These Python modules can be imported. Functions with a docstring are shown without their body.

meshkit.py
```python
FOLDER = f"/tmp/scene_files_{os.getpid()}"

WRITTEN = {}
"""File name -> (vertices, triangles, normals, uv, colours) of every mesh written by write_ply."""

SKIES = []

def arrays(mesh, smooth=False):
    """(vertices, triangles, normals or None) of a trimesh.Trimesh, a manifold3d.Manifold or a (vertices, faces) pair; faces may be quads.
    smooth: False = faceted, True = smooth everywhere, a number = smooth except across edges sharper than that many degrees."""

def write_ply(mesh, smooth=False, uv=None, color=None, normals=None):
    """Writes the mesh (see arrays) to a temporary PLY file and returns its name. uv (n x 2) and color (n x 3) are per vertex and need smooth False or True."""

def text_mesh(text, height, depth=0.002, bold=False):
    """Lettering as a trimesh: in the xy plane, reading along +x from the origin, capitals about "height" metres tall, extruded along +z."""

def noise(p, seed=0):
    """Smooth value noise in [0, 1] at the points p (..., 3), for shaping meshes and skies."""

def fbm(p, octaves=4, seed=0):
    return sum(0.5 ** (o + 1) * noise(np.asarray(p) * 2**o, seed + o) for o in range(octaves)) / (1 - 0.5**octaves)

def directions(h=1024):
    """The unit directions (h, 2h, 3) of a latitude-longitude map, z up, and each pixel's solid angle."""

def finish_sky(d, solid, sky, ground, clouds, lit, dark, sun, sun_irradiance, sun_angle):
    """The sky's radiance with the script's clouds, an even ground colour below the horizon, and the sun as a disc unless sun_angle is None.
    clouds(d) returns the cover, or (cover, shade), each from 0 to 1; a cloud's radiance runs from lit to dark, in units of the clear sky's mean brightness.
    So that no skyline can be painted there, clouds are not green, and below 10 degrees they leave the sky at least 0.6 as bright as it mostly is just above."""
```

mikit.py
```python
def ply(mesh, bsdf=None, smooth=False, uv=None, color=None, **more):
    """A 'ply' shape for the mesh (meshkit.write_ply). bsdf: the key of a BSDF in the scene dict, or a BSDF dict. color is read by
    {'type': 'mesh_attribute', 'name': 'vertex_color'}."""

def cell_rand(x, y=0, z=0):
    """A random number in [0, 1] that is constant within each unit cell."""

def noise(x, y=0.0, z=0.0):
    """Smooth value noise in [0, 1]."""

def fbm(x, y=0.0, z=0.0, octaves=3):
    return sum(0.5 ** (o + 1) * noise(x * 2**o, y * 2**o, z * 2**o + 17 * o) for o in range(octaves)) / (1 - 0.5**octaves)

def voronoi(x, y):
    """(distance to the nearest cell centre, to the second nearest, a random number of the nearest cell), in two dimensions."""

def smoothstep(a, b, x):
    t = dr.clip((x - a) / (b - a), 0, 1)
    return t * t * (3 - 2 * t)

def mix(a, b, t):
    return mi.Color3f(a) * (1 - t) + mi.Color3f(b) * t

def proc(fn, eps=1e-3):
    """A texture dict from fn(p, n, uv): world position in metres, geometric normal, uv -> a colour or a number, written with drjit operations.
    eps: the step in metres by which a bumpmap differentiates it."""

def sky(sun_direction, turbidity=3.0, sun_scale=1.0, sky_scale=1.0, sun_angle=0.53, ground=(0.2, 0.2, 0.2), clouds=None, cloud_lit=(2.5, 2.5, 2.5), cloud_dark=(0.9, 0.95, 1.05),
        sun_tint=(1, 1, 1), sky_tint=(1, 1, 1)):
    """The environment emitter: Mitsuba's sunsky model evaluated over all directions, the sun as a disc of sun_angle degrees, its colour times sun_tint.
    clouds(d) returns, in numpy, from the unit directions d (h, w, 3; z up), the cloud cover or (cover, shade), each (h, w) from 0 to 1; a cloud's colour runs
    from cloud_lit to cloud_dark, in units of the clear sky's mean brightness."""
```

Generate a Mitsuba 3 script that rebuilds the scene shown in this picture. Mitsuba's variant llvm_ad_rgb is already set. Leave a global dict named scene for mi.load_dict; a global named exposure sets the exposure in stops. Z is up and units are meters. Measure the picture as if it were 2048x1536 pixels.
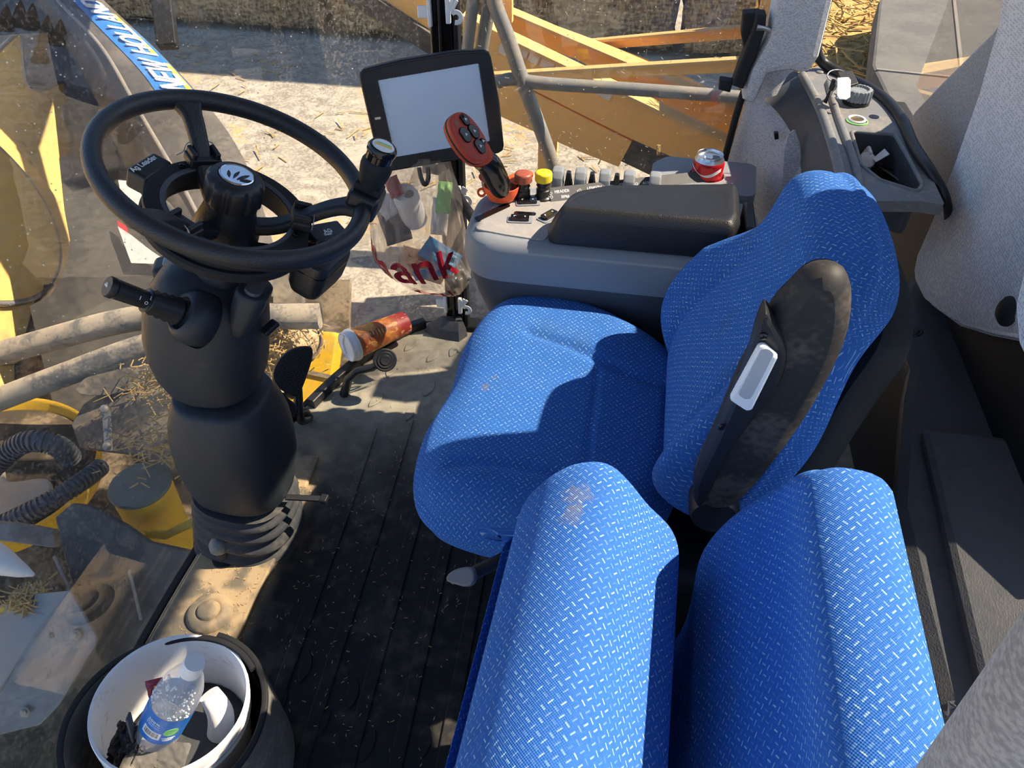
import math, random
import numpy as np, trimesh, shapely, drjit as dr, mitsuba as mi, mikit, meshkit
import manifold3d as m3
from shapely.geometry import Polygon
from mikit import proc, fbm, noise as nz, voronoi, smoothstep, mix, cell_rand

# ---------------------------------------------------------------- camera, sky, sun, exposure
# world: x = towards the rear of the machine, y = towards its right side, z = up, origin on the cab floor below the camera
T = mi.ScalarTransform4f
CAM = np.array([0, 0, 1.4]); PITCH = math.radians(42); YAW = math.radians(10); FOC = 1539.0
C_R = np.array([math.cos(YAW), math.sin(YAW), 0.0])
C_H = np.array([-math.sin(YAW), math.cos(YAW), 0.0])
C_D = C_H * math.cos(PITCH) - np.array([0, 0, 1]) * math.sin(PITCH)
C_U = np.cross(C_R, C_D)
exposure = 2.9
SUN = np.array([0.85, 0.25, 1.0])
scene = {
    'camera': {'type': 'perspective', 'fov': math.degrees(2 * math.atan(1024 / FOC)), 'fov_axis': 'x', 'near_clip': 0.02, 'far_clip': 200.0,
               'to_world': T().look_at(origin=CAM.tolist(), target=(CAM + C_D).tolist(), up=[0, 0, 1])},
    'sky': mikit.sky(SUN, turbidity=3.0, sun_scale=1.0, sky_scale=0.85, ground=(0.3, 0.28, 0.25)),
}
labels = {}
rnd = random.Random(7); rng = np.random.default_rng(7)


def P(px, py, x=None, y=None, z=None, d=None):
    """The point of the place that a pixel of the photograph shows, on the plane x, y or z = a number, or at a distance along the view axis."""
    r = C_R * (px - 1024) - C_U * (py - 768) + C_D * FOC
    s = d / FOC if d is not None else (x - CAM[0]) / r[0] if x is not None else (y - CAM[1]) / r[1] if y is not None else (z - CAM[2]) / r[2]
    return CAM + r * s


def PL(px, py, o, n):
    """Where the pixel's ray meets the plane through o with normal n."""
    r = C_R * (px - 1024) - C_U * (py - 768) + C_D * FOC
    return CAM + r * (np.dot(np.asarray(o, float) - CAM, n) / np.dot(r, n))


A = np.array
def unit(v): v = np.asarray(v, float); return v / np.linalg.norm(v)

# ---------------------------------------------------------------- materials
def rgb(c): return {'type': 'rgb', 'value': list(c)}
def srgb(r, g, b): return [((v / 255 + 0.055) / 1.055) ** 2.4 if v > 10 else v / 255 / 12.92 for v in (r, g, b)]
def mat(name, col, rough=0.5, metal=0.0, bump=None, bscale=1.0, spec=0.5, **kw):
    c = col if isinstance(col, dict) else rgb(col)
    b = {'type': 'principled', 'base_color': c, 'roughness': rough, 'metallic': metal, 'specular': spec, **kw}
    if bump is not None:
        b = {'type': 'bumpmap', 'bump': bump, 'scale': bscale, 'bsdf': b}
    scene[name] = {'type': 'twosided', 'bsdf': b}


STAINS = [(*P(972, 770, z=0.49)[:2], 0.011), (*P(988, 752, z=0.49)[:2], 0.007), (*P(1150, 1000, z=0.755)[:2], 0.022), (*P(1140, 1050, z=0.745)[:2], 0.015)]
def cloth_blue(p, n, uv):
    # knitted blue with short light dashes laid in a herringbone; uv in metres
    u, v = uv.x * 125, uv.y * 125
    a, b = (u + v) * 0.7071, (u - v) * 0.7071
    ca, cb = dr.floor(a), dr.floor(b)
    odd = (ca + cb) - 2 * dr.floor((ca + cb) * 0.5)
    fa, fb = a - ca - 0.5, b - cb - 0.5
    s, t = dr.select(odd < 0.5, fa, fb), dr.select(odd < 0.5, fb, fa)
    r = cell_rand(ca, cb, 3)
    dash = smoothstep(0.13, 0.05, dr.abs(t)) * smoothstep(0.40, 0.30, dr.abs(s)) * smoothstep(0.02, 0.3, r + 0.15)
    knit = 0.5 + 0.5 * dr.sin(uv.x * 2600) * dr.sin(uv.y * 2600)
    base = mix([0.020, 0.095, 0.35], [0.042, 0.155, 0.50], knit * 0.6 + 0.4 * fbm(uv.x * 400, uv.y * 400, 0))
    base = mix(base, [0.045, 0.12, 0.32], 0.5 * smoothstep(0.55, 0.8, fbm(uv.x * 14 + 3, uv.y * 14, 1.3)))
    for sx, sy, sr in STAINS:
        dd = dr.sqrt(dr.square(p.x - sx) + dr.square(p.y - sy)) / sr + 1.2 * (fbm(p.x * 160, p.y * 160, 2.0) - 0.5)
        base = mix(base, [0.15, 0.17, 0.24], 0.55 * smoothstep(1.0, 0.3, dd))
    return mix(base, [0.36, 0.56, 0.70], dash * (0.20 + 0.65 * r * r))
def cloth_blue_bump(p, n, uv):
    return dr.sin(uv.x * 2200) * dr.sin(uv.y * 2200)
def cloth_grey(p, n, uv):
    q = p * 1.0
    u, v = (q.y + q.x * 0.6) * 210, (q.z + q.x * 0.8) * 210
    cu, cv = dr.floor(u), dr.floor(v)
    odd = (cu + cv) - 2 * dr.floor((cu + cv) * 0.5)
    fu, fv = u - cu - 0.5, v - cv - 0.5
    s, t = dr.select(odd < 0.5, fu, fv), dr.select(odd < 0.5, fv, fu)
    d = smoothstep(0.3, 0.12, dr.abs(t)) * smoothstep(0.5, 0.38, dr.abs(s)) * smoothstep(0.2, 0.5, cell_rand(cu, cv, 5))
    base = mix([0.64, 0.645, 0.66], [0.76, 0.76, 0.765], fbm(q.x * 500, q.y * 500, q.z * 500))
    base = mix(base, [0.55, 0.53, 0.49], 0.3 * smoothstep(0.5, 0.75, fbm(q.x * 9, q.y * 9, q.z * 9)))
    return mix(base, [0.34, 0.345, 0.36], d * 0.8)
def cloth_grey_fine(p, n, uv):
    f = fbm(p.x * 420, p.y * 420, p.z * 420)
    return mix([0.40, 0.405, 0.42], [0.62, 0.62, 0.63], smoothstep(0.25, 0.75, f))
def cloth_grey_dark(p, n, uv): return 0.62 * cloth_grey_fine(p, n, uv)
def floor_rubber(p, n, uv):
    d1 = fbm(p.x * 6 + 2, p.y * 6, 0.5, 4); d2 = fbm(p.x * 45, p.y * 45, 2.0, 3)
    dust = smoothstep(0.42, 0.72, d1 * 0.6 + d2 * 0.4)
    far = smoothstep(1.0, 1.5, p.y + 0.35 * (d1 - 0.5))
    ledge = smoothstep(-0.64, -0.69, p.x) * smoothstep(1.3, 1.1, p.y)
    base = mix([0.011, 0.0115, 0.0125], [0.075, 0.065, 0.05], dust * 0.7)
    base = mix(base, [0.36, 0.34, 0.27], far * (0.55 + 0.45 * d2))
    return mix(base, mix([0.13, 0.115, 0.09], [0.36, 0.275, 0.165], smoothstep(0.3, 0.62, fbm(p.x * 22, p.y * 22, 1.0, 4))), ledge)
def floor_bump(p, n, uv): return fbm(p.x * 350, p.y * 350, 0, 2)
def dusty(base, dust, k, lo=0.45, hi=0.7, amt=0.8):
    def fn(p, n, uv):
        f = fbm(p.x * k, p.y * k, p.z * k, 4)
        g = fbm(p.x * k * 9, p.y * k * 9, p.z * k * 9, 2)
        return mix(base, dust, amt * smoothstep(lo, hi, 0.7 * f + 0.3 * g))
    return fn
def ground_fn(p, n, uv):
    a = fbm(p.x * 9, p.y * 9, 0, 4); b = fbm(p.x * 60, p.y * 60, 3, 2); c = fbm(p.x * 1.1, p.y * 1.1, 7, 3)
    col = mix([0.23, 0.21, 0.175], [0.42, 0.39, 0.325], smoothstep(0.3, 0.7, 0.5 * a + 0.5 * b))
    straw = smoothstep(0.56, 0.66, c) * smoothstep(0.45, 0.7, fbm(p.x * 18 + 4, p.y * 30, 1, 3))
    col = mix(col, [0.50, 0.34, 0.14], straw * 0.8)
    v = voronoi(p.x * 14, p.y * 14)
    return mix(col, [0.25, 0.235, 0.2], smoothstep(0.09, 0.02, v[1] - v[0]) * 0.35)
def hay_fn(p, n, uv):
    f = fbm(p.x * 14, p.y * 14, p.z * 40, 4); g = fbm(p.x * 60, p.y * 60, p.z * 14, 3)
    return mix([0.10, 0.062, 0.03], [0.50, 0.34, 0.17], smoothstep(0.3, 0.72, 0.5 * f + 0.5 * g))
def hay_bump(p, n, uv): return fbm(p.x * 60, p.y * 60, p.z * 40, 3)
def dust_film(p, n, uv):
    f = fbm(p.y * 5 + p.x * 3, p.z * 5, 1, 4); g = fbm(p.y * 60 + p.x * 40, p.z * 60, 4, 3)
    s = smoothstep(0.62, 0.70, fbm(p.y * 190 + p.x * 120, p.z * 190, 2, 2))
    return 0.022 + 0.065 * smoothstep(0.35, 0.75, 0.6 * f + 0.4 * g) + 0.16 * s
def paper_cup_fn(p, n, uv):
    f = fbm(uv.x * 5, uv.y * 7, 2, 4)
    c = mix([0.62, 0.25, 0.05], [0.40, 0.10, 0.03], smoothstep(0.35, 0.65, f))
    c = mix(c, [0.30, 0.02, 0.03], smoothstep(0.45, 0.9, uv.y + 0.25 * (fbm(uv.x * 8, uv.y * 8, 5) - 0.5)))
    c = mix(c, [0.05, 0.02, 0.02], smoothstep(0.90, 0.97, uv.y))
    return mix(c, [0.80, 0.45, 0.15], 0.6 * smoothstep(0.6, 0.72, fbm(uv.x * 16, uv.y * 12, 8, 3)))
def bag_opacity(p, n, uv):
    f = fbm(p.x * 90 + p.y * 60, p.z * 9, 1.0, 3)
    return 0.20 + 0.26 * smoothstep(0.4, 0.75, f)

mat('m_cloth', proc(cloth_blue), 0.85, sheen=0.6, sheen_tint=0.6, spec=0.15, bump=proc(cloth_blue_bump, 0.0004), bscale=0.00035)
mat('m_greycloth', proc(cloth_grey), 0.9, spec=0.15, sheen=0.3)
mat('m_greyfine', proc(cloth_grey_fine), 0.9, spec=0.15, sheen=0.3)
mat('m_floor', proc(floor_rubber), 0.6, spec=0.3, bump=proc(floor_bump, 0.001), bscale=0.0004)
mat('m_black', [0.012, 0.013, 0.015], 0.42)
mat('m_blackmatte', [0.014, 0.015, 0.017], 0.65, spec=0.3)
def grain(p, n, uv): return fbm(p.x * 700, p.y * 700, p.z * 700, 2)
mat('m_leather', [0.014, 0.016, 0.02], 0.42, bump=proc(grain, 0.0006), bscale=0.0006)
mat('m_gloss', [0.006, 0.006, 0.007], 0.12)
mat('m_column', proc(dusty([0.020, 0.026, 0.033], [0.042, 0.048, 0.054], 7, 0.5, 0.85, 0.5)), 0.5, spec=0.4)
mat('m_boot', proc(dusty([0.035, 0.04, 0.047], [0.16, 0.145, 0.12], 12, 0.45, 0.8, 0.6)), 0.6, spec=0.3)
mat('m_console', [0.22, 0.245, 0.275], 0.5, spec=0.4)
mat('m_consoletop', proc(dusty([0.30, 0.295, 0.29], [0.38, 0.36, 0.33], 20)), 0.55, spec=0.4)
mat('m_consolelow', [0.07, 0.078, 0.092], 0.5, spec=0.4)
mat('m_trim', proc(dusty([0.060, 0.066, 0.076], [0.085, 0.087, 0.090], 9)), 0.5, spec=0.45, bump=proc(grain, 0.0006), bscale=0.0005)
mat('m_shelf', proc(dusty([0.17, 0.18, 0.19], [0.27, 0.25, 0.22], 16)), 0.5, spec=0.4)
mat('m_shelf2', [0.42, 0.43, 0.44], 0.5)
mat('m_armpad', proc(dusty([0.022, 0.021, 0.021], [0.10, 0.085, 0.07], 16, 0.45, 0.75, 0.7)), 0.6, spec=0.35)
mat('m_white', [0.74, 0.75, 0.75], 0.35)
mat('m_offwhite', proc(dusty([0.80, 0.80, 0.79], [0.50, 0.46, 0.40], 18, 0.58, 0.8, 0.6)), 0.45)
mat('m_red', [0.45, 0.055, 0.03], 0.5, spec=0.4)
mat('m_orange', [0.80, 0.12, 0.035], 0.5, spec=0.4)
mat('m_knobred', [0.30, 0.075, 0.04], 0.42)
mat('m_knobyellow', [0.72, 0.56, 0.02], 0.42)
mat('m_tape', [0.008, 0.009, 0.01], 0.2)
mat('m_chrome', [0.75, 0.75, 0.76], 0.12, 1.0)
mat('m_steel', [0.5, 0.5, 0.5], 0.35, 1.0)
mat('m_alu', [0.72, 0.72, 0.73], 0.28, 1.0)
mat('m_canred', [0.55, 0.015, 0.02], 0.25, 0.3)
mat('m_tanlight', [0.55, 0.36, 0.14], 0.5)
mat('m_screen', [0.58, 0.72, 0.86], 0.28, spec=0.8)
mat('m_print', [0.78, 0.78, 0.78], 0.6)
mat('m_greylabel', [0.06, 0.065, 0.075], 0.5)
mat('m_roof', [0.25, 0.25, 0.26], 0.9)
mat('m_ground', proc(ground_fn), 0.95, spec=0.1)
mat('m_hay', proc(hay_fn), 0.95, spec=0.1, bump=proc(hay_bump, 0.004), bscale=0.02)
mat('m_tan', proc(dusty([0.82, 0.47, 0.14], [0.62, 0.42, 0.19], 3, 0.4, 0.8, 0.7)), 0.55)
mat('m_yellow', proc(dusty([0.66, 0.44, 0.13], [0.38, 0.285, 0.13], 3, 0.40, 0.72, 0.75)), 0.45)
mat('m_orangepaint', proc(dusty([0.85, 0.36, 0.03], [0.16, 0.10, 0.05], 5, 0.5, 0.7, 0.8)), 0.45)
mat('m_yellowclean', proc(dusty([0.60, 0.37, 0.02], [0.30, 0.21, 0.07], 8, 0.5, 0.8, 0.6)), 0.4)
mat('m_wornsteel', [0.34, 0.33, 0.33], 0.4, 0.7)
mat('m_galv', proc(dusty([0.22, 0.22, 0.21], [0.32, 0.28, 0.21], 14, 0.4, 0.7, 0.7)), 0.55, 0.2)
mat('m_dustytube', proc(dusty([0.13, 0.125, 0.115], [0.34, 0.29, 0.21], 16, 0.3, 0.6, 0.95)), 0.8)
mat('m_darksteel', proc(dusty([0.05, 0.05, 0.048], [0.16, 0.145, 0.115], 5, 0.35, 0.7, 0.8)), 0.6)
mat('m_greysteel', proc(dusty([0.17, 0.165, 0.155], [0.30, 0.27, 0.22], 4, 0.35, 0.7, 0.8)), 0.55)
mat('m_dirtsteel', proc(dusty([0.10, 0.092, 0.08], [0.30, 0.24, 0.155], 9, 0.35, 0.65, 0.9)), 0.8)
mat('m_decalblue', proc(dusty([0.035, 0.17, 0.50], [0.12, 0.25, 0.48], 11, 0.5, 0.8, 0.6)), 0.4)
mat('m_decalyellow', [0.85, 0.50, 0.06], 0.4)
mat('m_decalred', [0.5, 0.03, 0.03], 0.5)
mat('m_straw', [0.48, 0.33, 0.135], 0.9, spec=0.1)
mat('m_sleeve', proc(dusty([0.10, 0.098, 0.09], [0.26, 0.235, 0.20], 10, 0.4, 0.75, 0.8)), 0.75)
mat('m_soil', proc(dusty([0.10, 0.075, 0.05], [0.42, 0.31, 0.18], 24, 0.35, 0.65, 0.95)), 0.95, spec=0.1)
mat('m_straw2', proc(dusty([0.20, 0.12, 0.045], [0.50, 0.34, 0.13], 26, 0.3, 0.65, 1.0)), 0.95, spec=0.1)
mat('m_greysteel2', proc(dusty([0.085, 0.085, 0.082], [0.13, 0.125, 0.112], 7, 0.3, 0.7, 0.8)), 0.8)
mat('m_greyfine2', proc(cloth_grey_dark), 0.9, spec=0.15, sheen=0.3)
mat('m_dividertop', proc(dusty([0.075, 0.073, 0.07], [0.17, 0.155, 0.13], 6, 0.35, 0.75, 0.8)), 0.6)
mat('m_darksteel2', proc(dusty([0.038, 0.038, 0.036], [0.10, 0.094, 0.08], 4, 0.35, 0.7, 0.8)), 0.55)
mat('m_soil2', proc(dusty([0.05, 0.042, 0.03], [0.20, 0.155, 0.10], 9, 0.4, 0.7, 0.9)), 0.9, spec=0.1)
mat('m_sludge', [0.42, 0.36, 0.27], 0.4)
mat('m_lidgreen', [0.10, 0.12, 0.10], 0.5)
mat('m_platesteel', proc(dusty([0.12, 0.125, 0.13], [0.22, 0.22, 0.215], 12, 0.35, 0.7, 0.8)), 0.45, 0.3)
mat('m_platelight', proc(dusty([0.17, 0.19, 0.215], [0.22, 0.20, 0.155], 7, 0.4, 0.7, 0.8)), 0.45, 0.2)
mat('m_darkrust', proc(dusty([0.035, 0.025, 0.018], [0.16, 0.10, 0.06], 20)), 0.6)
mat('m_levergrey', [0.12, 0.125, 0.135], 0.5)
mat('m_speck', [0.75, 0.68, 0.52], 0.9)
mat('m_paper', proc(paper_cup_fn), 0.5)
mat('m_labelblue', [0.02, 0.16, 0.50], 0.35)
mat('m_green', [0.25, 0.60, 0.18], 0.5)
mat('m_darkred', [0.30, 0.012, 0.03], 0.4)
mat('m_clearplastic', [0.72, 0.76, 0.78], 0.15, spec=0.6)
scene['m_glass'] = {'type': 'thindielectric', 'int_ior': 1.45}
scene['m_dust'] = {'type': 'mask', 'opacity': proc(dust_film), 'bsdf': {'type': 'twosided', 'bsdf': {'type': 'diffuse', 'reflectance': rgb([0.55, 0.52, 0.46])}}}
scene['m_bag'] = {'type': 'mask', 'opacity': proc(bag_opacity), 'bsdf': {'type': 'principledthin', 'base_color': rgb([0.58, 0.50, 0.42]), 'roughness': 0.3, 'diff_trans': 1.1, 'spec_trans': 0.0, 'eta': 1.4}}
scene['m_bottle'] = {'type': 'mask', 'opacity': 0.34, 'bsdf': {'type': 'twosided', 'bsdf': {'type': 'principled', 'base_color': rgb([0.70, 0.75, 0.80]), 'roughness': 0.12, 'specular': 0.9}}}

# ---------------------------------------------------------------- mesh helpers
def cat(*ms): return trimesh.util.concatenate([m for m in ms])
def man(m):
    d = m.to_mesh(); return trimesh.Trimesh(d.vert_properties[:, :3], d.tri_verts, process=False)
def frame(o, ex, ey=None, ez=None):
    ex = unit(ex)
    if ez is None:
        ez = unit(np.cross(ex, ey))
    else:
        ez = unit(ez - np.dot(ez, ex) * ex)
    ey = np.cross(ez, ex)
    M = np.eye(4); M[:3, 0], M[:3, 1], M[:3, 2], M[:3, 3] = ex, ey, ez, o
    return M
def aim(o, ez, hint=(0, 0, 1)):
    """A frame at o whose z axis is ez and whose y axis leans towards hint."""
    ez = unit(ez); h = A(hint, float)
    if abs(np.dot(unit(h), ez)) > 0.98: h = A([0, 1, 0.0])
    ex = unit(np.cross(h, ez)); return frame(o, ex, ez=ez)
def put(m, M): m = m.copy(); m.apply_transform(M); return m
def mv(m, x, y, z): m = m.copy(); m.apply_translation([x, y, z]); return m
def loft(rings, cap=True, close=True):
    rings = np.asarray(rings, float); m, n = rings.shape[:2]
    i, j = np.meshgrid(np.arange(m - 1), np.arange(n if close else n - 1), indexing='ij')
    k = (j + 1) % n
    q = np.stack([i * n + j, i * n + k, (i + 1) * n + k, (i + 1) * n + j], -1).reshape(-1, 4)
    f = [np.vstack([q[:, [0, 1, 2]], q[:, [0, 2, 3]]])]; v = [rings.reshape(-1, 3)]
    if cap and close:
        c = m * n; idx = np.arange(n); v.append([rings[0].mean(0), rings[-1].mean(0)])
        f.append(np.stack([(idx + 1) % n, idx, np.full(n, c)], 1))
        f.append(np.stack([(m - 1) * n + idx, (m - 1) * n + (idx + 1) % n, np.full(n, c + 1)], 1))
    t = trimesh.Trimesh(np.vstack(v), np.vstack(f), process=False)
    if close and cap and t.volume < 0: t.invert()
    return t
def smoothpath(pts, n=40, closed=False):
    pts = np.asarray(pts, float)
    from scipy.interpolate import CubicSpline
    if closed: pts = np.vstack([pts, pts[:1]])
    t = np.r_[0, np.cumsum(np.linalg.norm(np.diff(pts, axis=0), axis=1) ** 0.6)]
    cs = CubicSpline(t, pts, bc_type='periodic' if closed else 'natural')
    return cs(np.linspace(0, t[-1], n, endpoint=not closed))
def sweep(path, prof, up=(0, 0, 1), scale=None, closed=False):
    """prof (k, 2) carried along path; profile x = side, y = up."""
    p = np.asarray(path, float); n = len(p)
    t = (np.roll(p, -1, 0) - np.roll(p, 1, 0)) if closed else np.gradient(p, axis=0)
    t /= np.linalg.norm(t, axis=1, keepdims=True)
    up = np.broadcast_to(np.asarray(up, float), p.shape)
    s = np.cross(t, up); s /= np.linalg.norm(s, axis=1, keepdims=True) + 1e-12
    w = np.cross(s, t)
    prof = np.asarray(prof, float); sc = np.ones(n) if scale is None else np.broadcast_to(scale, (n,))
    rings = p[:, None] + sc[:, None, None] * (prof[None, :, :1] * s[:, None] + prof[None, :, 1:] * w[:, None])
    if closed: return loft(np.concatenate([rings, rings[:1]]), cap=False)
    return loft(rings)
def circ2(r, n=16, ry=None):
    a = np.arange(n) * 2 * np.pi / n
    return np.stack([r * np.cos(a), (r if ry is None else ry) * np.sin(a)], 1)
def rrect2(w, h, r, k=4):
    a = np.linspace(0, np.pi / 2, k + 1); o = []
    for i, (sx, sy) in enumerate(((1, 1), (-1, 1), (-1, -1), (1, -1))):
        th = a + i * np.pi / 2
        o.append(np.stack([sx * (w / 2 - r) + r * np.cos(th), sy * (h / 2 - r) + r * np.sin(th)], 1))
    return np.vstack(o)
def tube(pts, r, n=14, up=(0.123, 0.2, 1), samples=None, closed=False):
    p = smoothpath(pts, samples, closed) if samples else np.asarray(pts, float)
    # parallel-transport frames
    t = (np.roll(p, -1, 0) - np.roll(p, 1, 0)) if closed else np.gradient(p, axis=0)
    t /= np.linalg.norm(t, axis=1, keepdims=True)
    s = unit(np.cross(t[0], up)); ss = []
    for i in range(len(p)):
        s = unit(s - np.dot(s, t[i]) * t[i]); ss.append(s)
    ss = A(ss); w = np.cross(t, ss); a = np.arange(n) * 2 * np.pi / n
    r = np.atleast_1d(np.asarray(r, float)); r = np.interp(np.linspace(0, 1, len(p)), np.linspace(0, 1, len(r)), r) if len(r) > 1 else np.broadcast_to(r, (len(p),))
    rings = p[:, None] + r[:, None, None] * (np.cos(a)[None, :, None] * ss[:, None] + np.sin(a)[None, :, None] * w[:, None])
    return loft(np.concatenate([rings, rings[:1]]), cap=False) if closed else loft(rings)
def lathe(prof, n=40, cap=True):
    prof = np.asarray(prof, float); a = np.arange(n) * 2 * np.pi / n
    rings = np.stack([np.stack([r * np.cos(a), r * np.sin(a), np.full(n, z)], 1) for r, z in prof])
    return loft(rings, cap=cap)
def rbox(w, d, h, r=0.004, seg=10):
    """A box with rounded edges, centred on the origin."""
    r = min(r, w * 0.499, d * 0.499, h * 0.499)
    s = m3.Manifold.sphere(r, seg * 4 // 4 * 2)
    ms = [s.translate([sx * (w / 2 - r), sy * (d / 2 - r), sz * (h / 2 - r)]) for sx in (-1, 1) for sy in (-1, 1) for sz in (-1, 1)]
    return man(m3.Manifold.batch_hull(ms))
def rpoly(pts, r):
    g = Polygon(pts).buffer(-r).buffer(2 * r).buffer(-r).simplify(r * 0.02); return A(g.exterior.coords)[:-1]
def cross2(a, b): return a[:, 0] * b[:, 1] - a[:, 1] * b[:, 0]
def miter(pts, b):
    p = np.asarray(pts, float); e = np.roll(p, -1, 0) - p; e /= np.linalg.norm(e, axis=1, keepdims=True) + 1e-12
    nrm = np.stack([e[:, 1], -e[:, 0]], 1); n0 = np.roll(nrm, 1, 0); m = nrm + n0
    m /= np.maximum((m * m).sum(1, keepdims=True), 0.5) / 2.0
    return p - m * b
def prism(pts, h, b=0.0, bottom=True):
    """A polygon (k, 2) raised by h along +z, its upper (and lower) rim bevelled by b."""
    p = np.asarray(pts, float)
    if Polygon(p).exterior.is_ccw is False: p = p[::-1]
    if b <= 0: rings = [(p, 0), (p, h)]
    else:
        q, q2 = miter(p, b), miter(p, b * 0.3)
        rings = [(q, 0), (q2, b * 0.3), (p, b), (p, h - b), (q2, h - b * 0.3), (q, h)]
        if not bottom: rings = [(p, 0)] + rings[3:]
    n = len(p); R3 = np.stack([np.c_[r, np.full(n, z)] for r, z in rings]); body = loft(R3, cap=False)
    v, f = trimesh.creation.triangulate_polygon(Polygon(rings[-1][0]), engine='earcut')
    f = np.asarray(f); v = np.asarray(v)[:, :2]
    ar = cross2(v[f[:, 1]] - v[f[:, 0]], v[f[:, 2]] - v[f[:, 0]])
    f = np.where((ar < 0)[:, None], f[:, ::-1], f)
    top = trimesh.Trimesh(np.c_[v, np.full(len(v), h)], f, process=False)
    v0, f0 = trimesh.creation.triangulate_polygon(Polygon(rings[0][0]), engine='earcut')
    f0 = np.asarray(f0); v0 = np.asarray(v0)[:, :2]
    ar = cross2(v0[f0[:, 1]] - v0[f0[:, 0]], v0[f0[:, 2]] - v0[f0[:, 0]])
    f0 = np.where((ar > 0)[:, None], f0[:, ::-1], f0)
    return cat(body, top, trimesh.Trimesh(np.c_[v0, np.zeros(len(v0))], f0, process=False))
def plate(pix, thick, b=0.0, toward=None, **plane):
    """A plate whose face has the outline seen at these pixels on the given plane, its thickness going away from the camera."""
    q = A([P(a, c, **plane) for a, c in pix]); return slab(q, thick, b)
def slab(q, thick, b=0.0):
    """A plate with the (nearly flat) 3D outline q as its face towards the camera."""
    q = np.asarray(q, float); c = q.mean(0); u, s, vt = np.linalg.svd(q - c)
    nrm = vt[2]
    if np.dot(nrm, CAM - c) < 0: nrm = -nrm
    M = frame(c, vt[0], ez=nrm); L = (np.c_[q, np.ones(len(q))] @ np.linalg.inv(M).T)[:, :2]
    return put(mv(prism(L, thick, b), 0, 0, -thick), M)
def bar(a, b, w, h, r=0.003, hint=(0, 0, 1)):
    a, b = A(a, float), A(b, float); L = np.linalg.norm(b - a)
    return put(rbox(w, h, L, r, 6), aim((a + b) / 2, b - a, hint))
def curve2(pts, n=48): return smoothpath(pts, n, closed=True)

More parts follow.
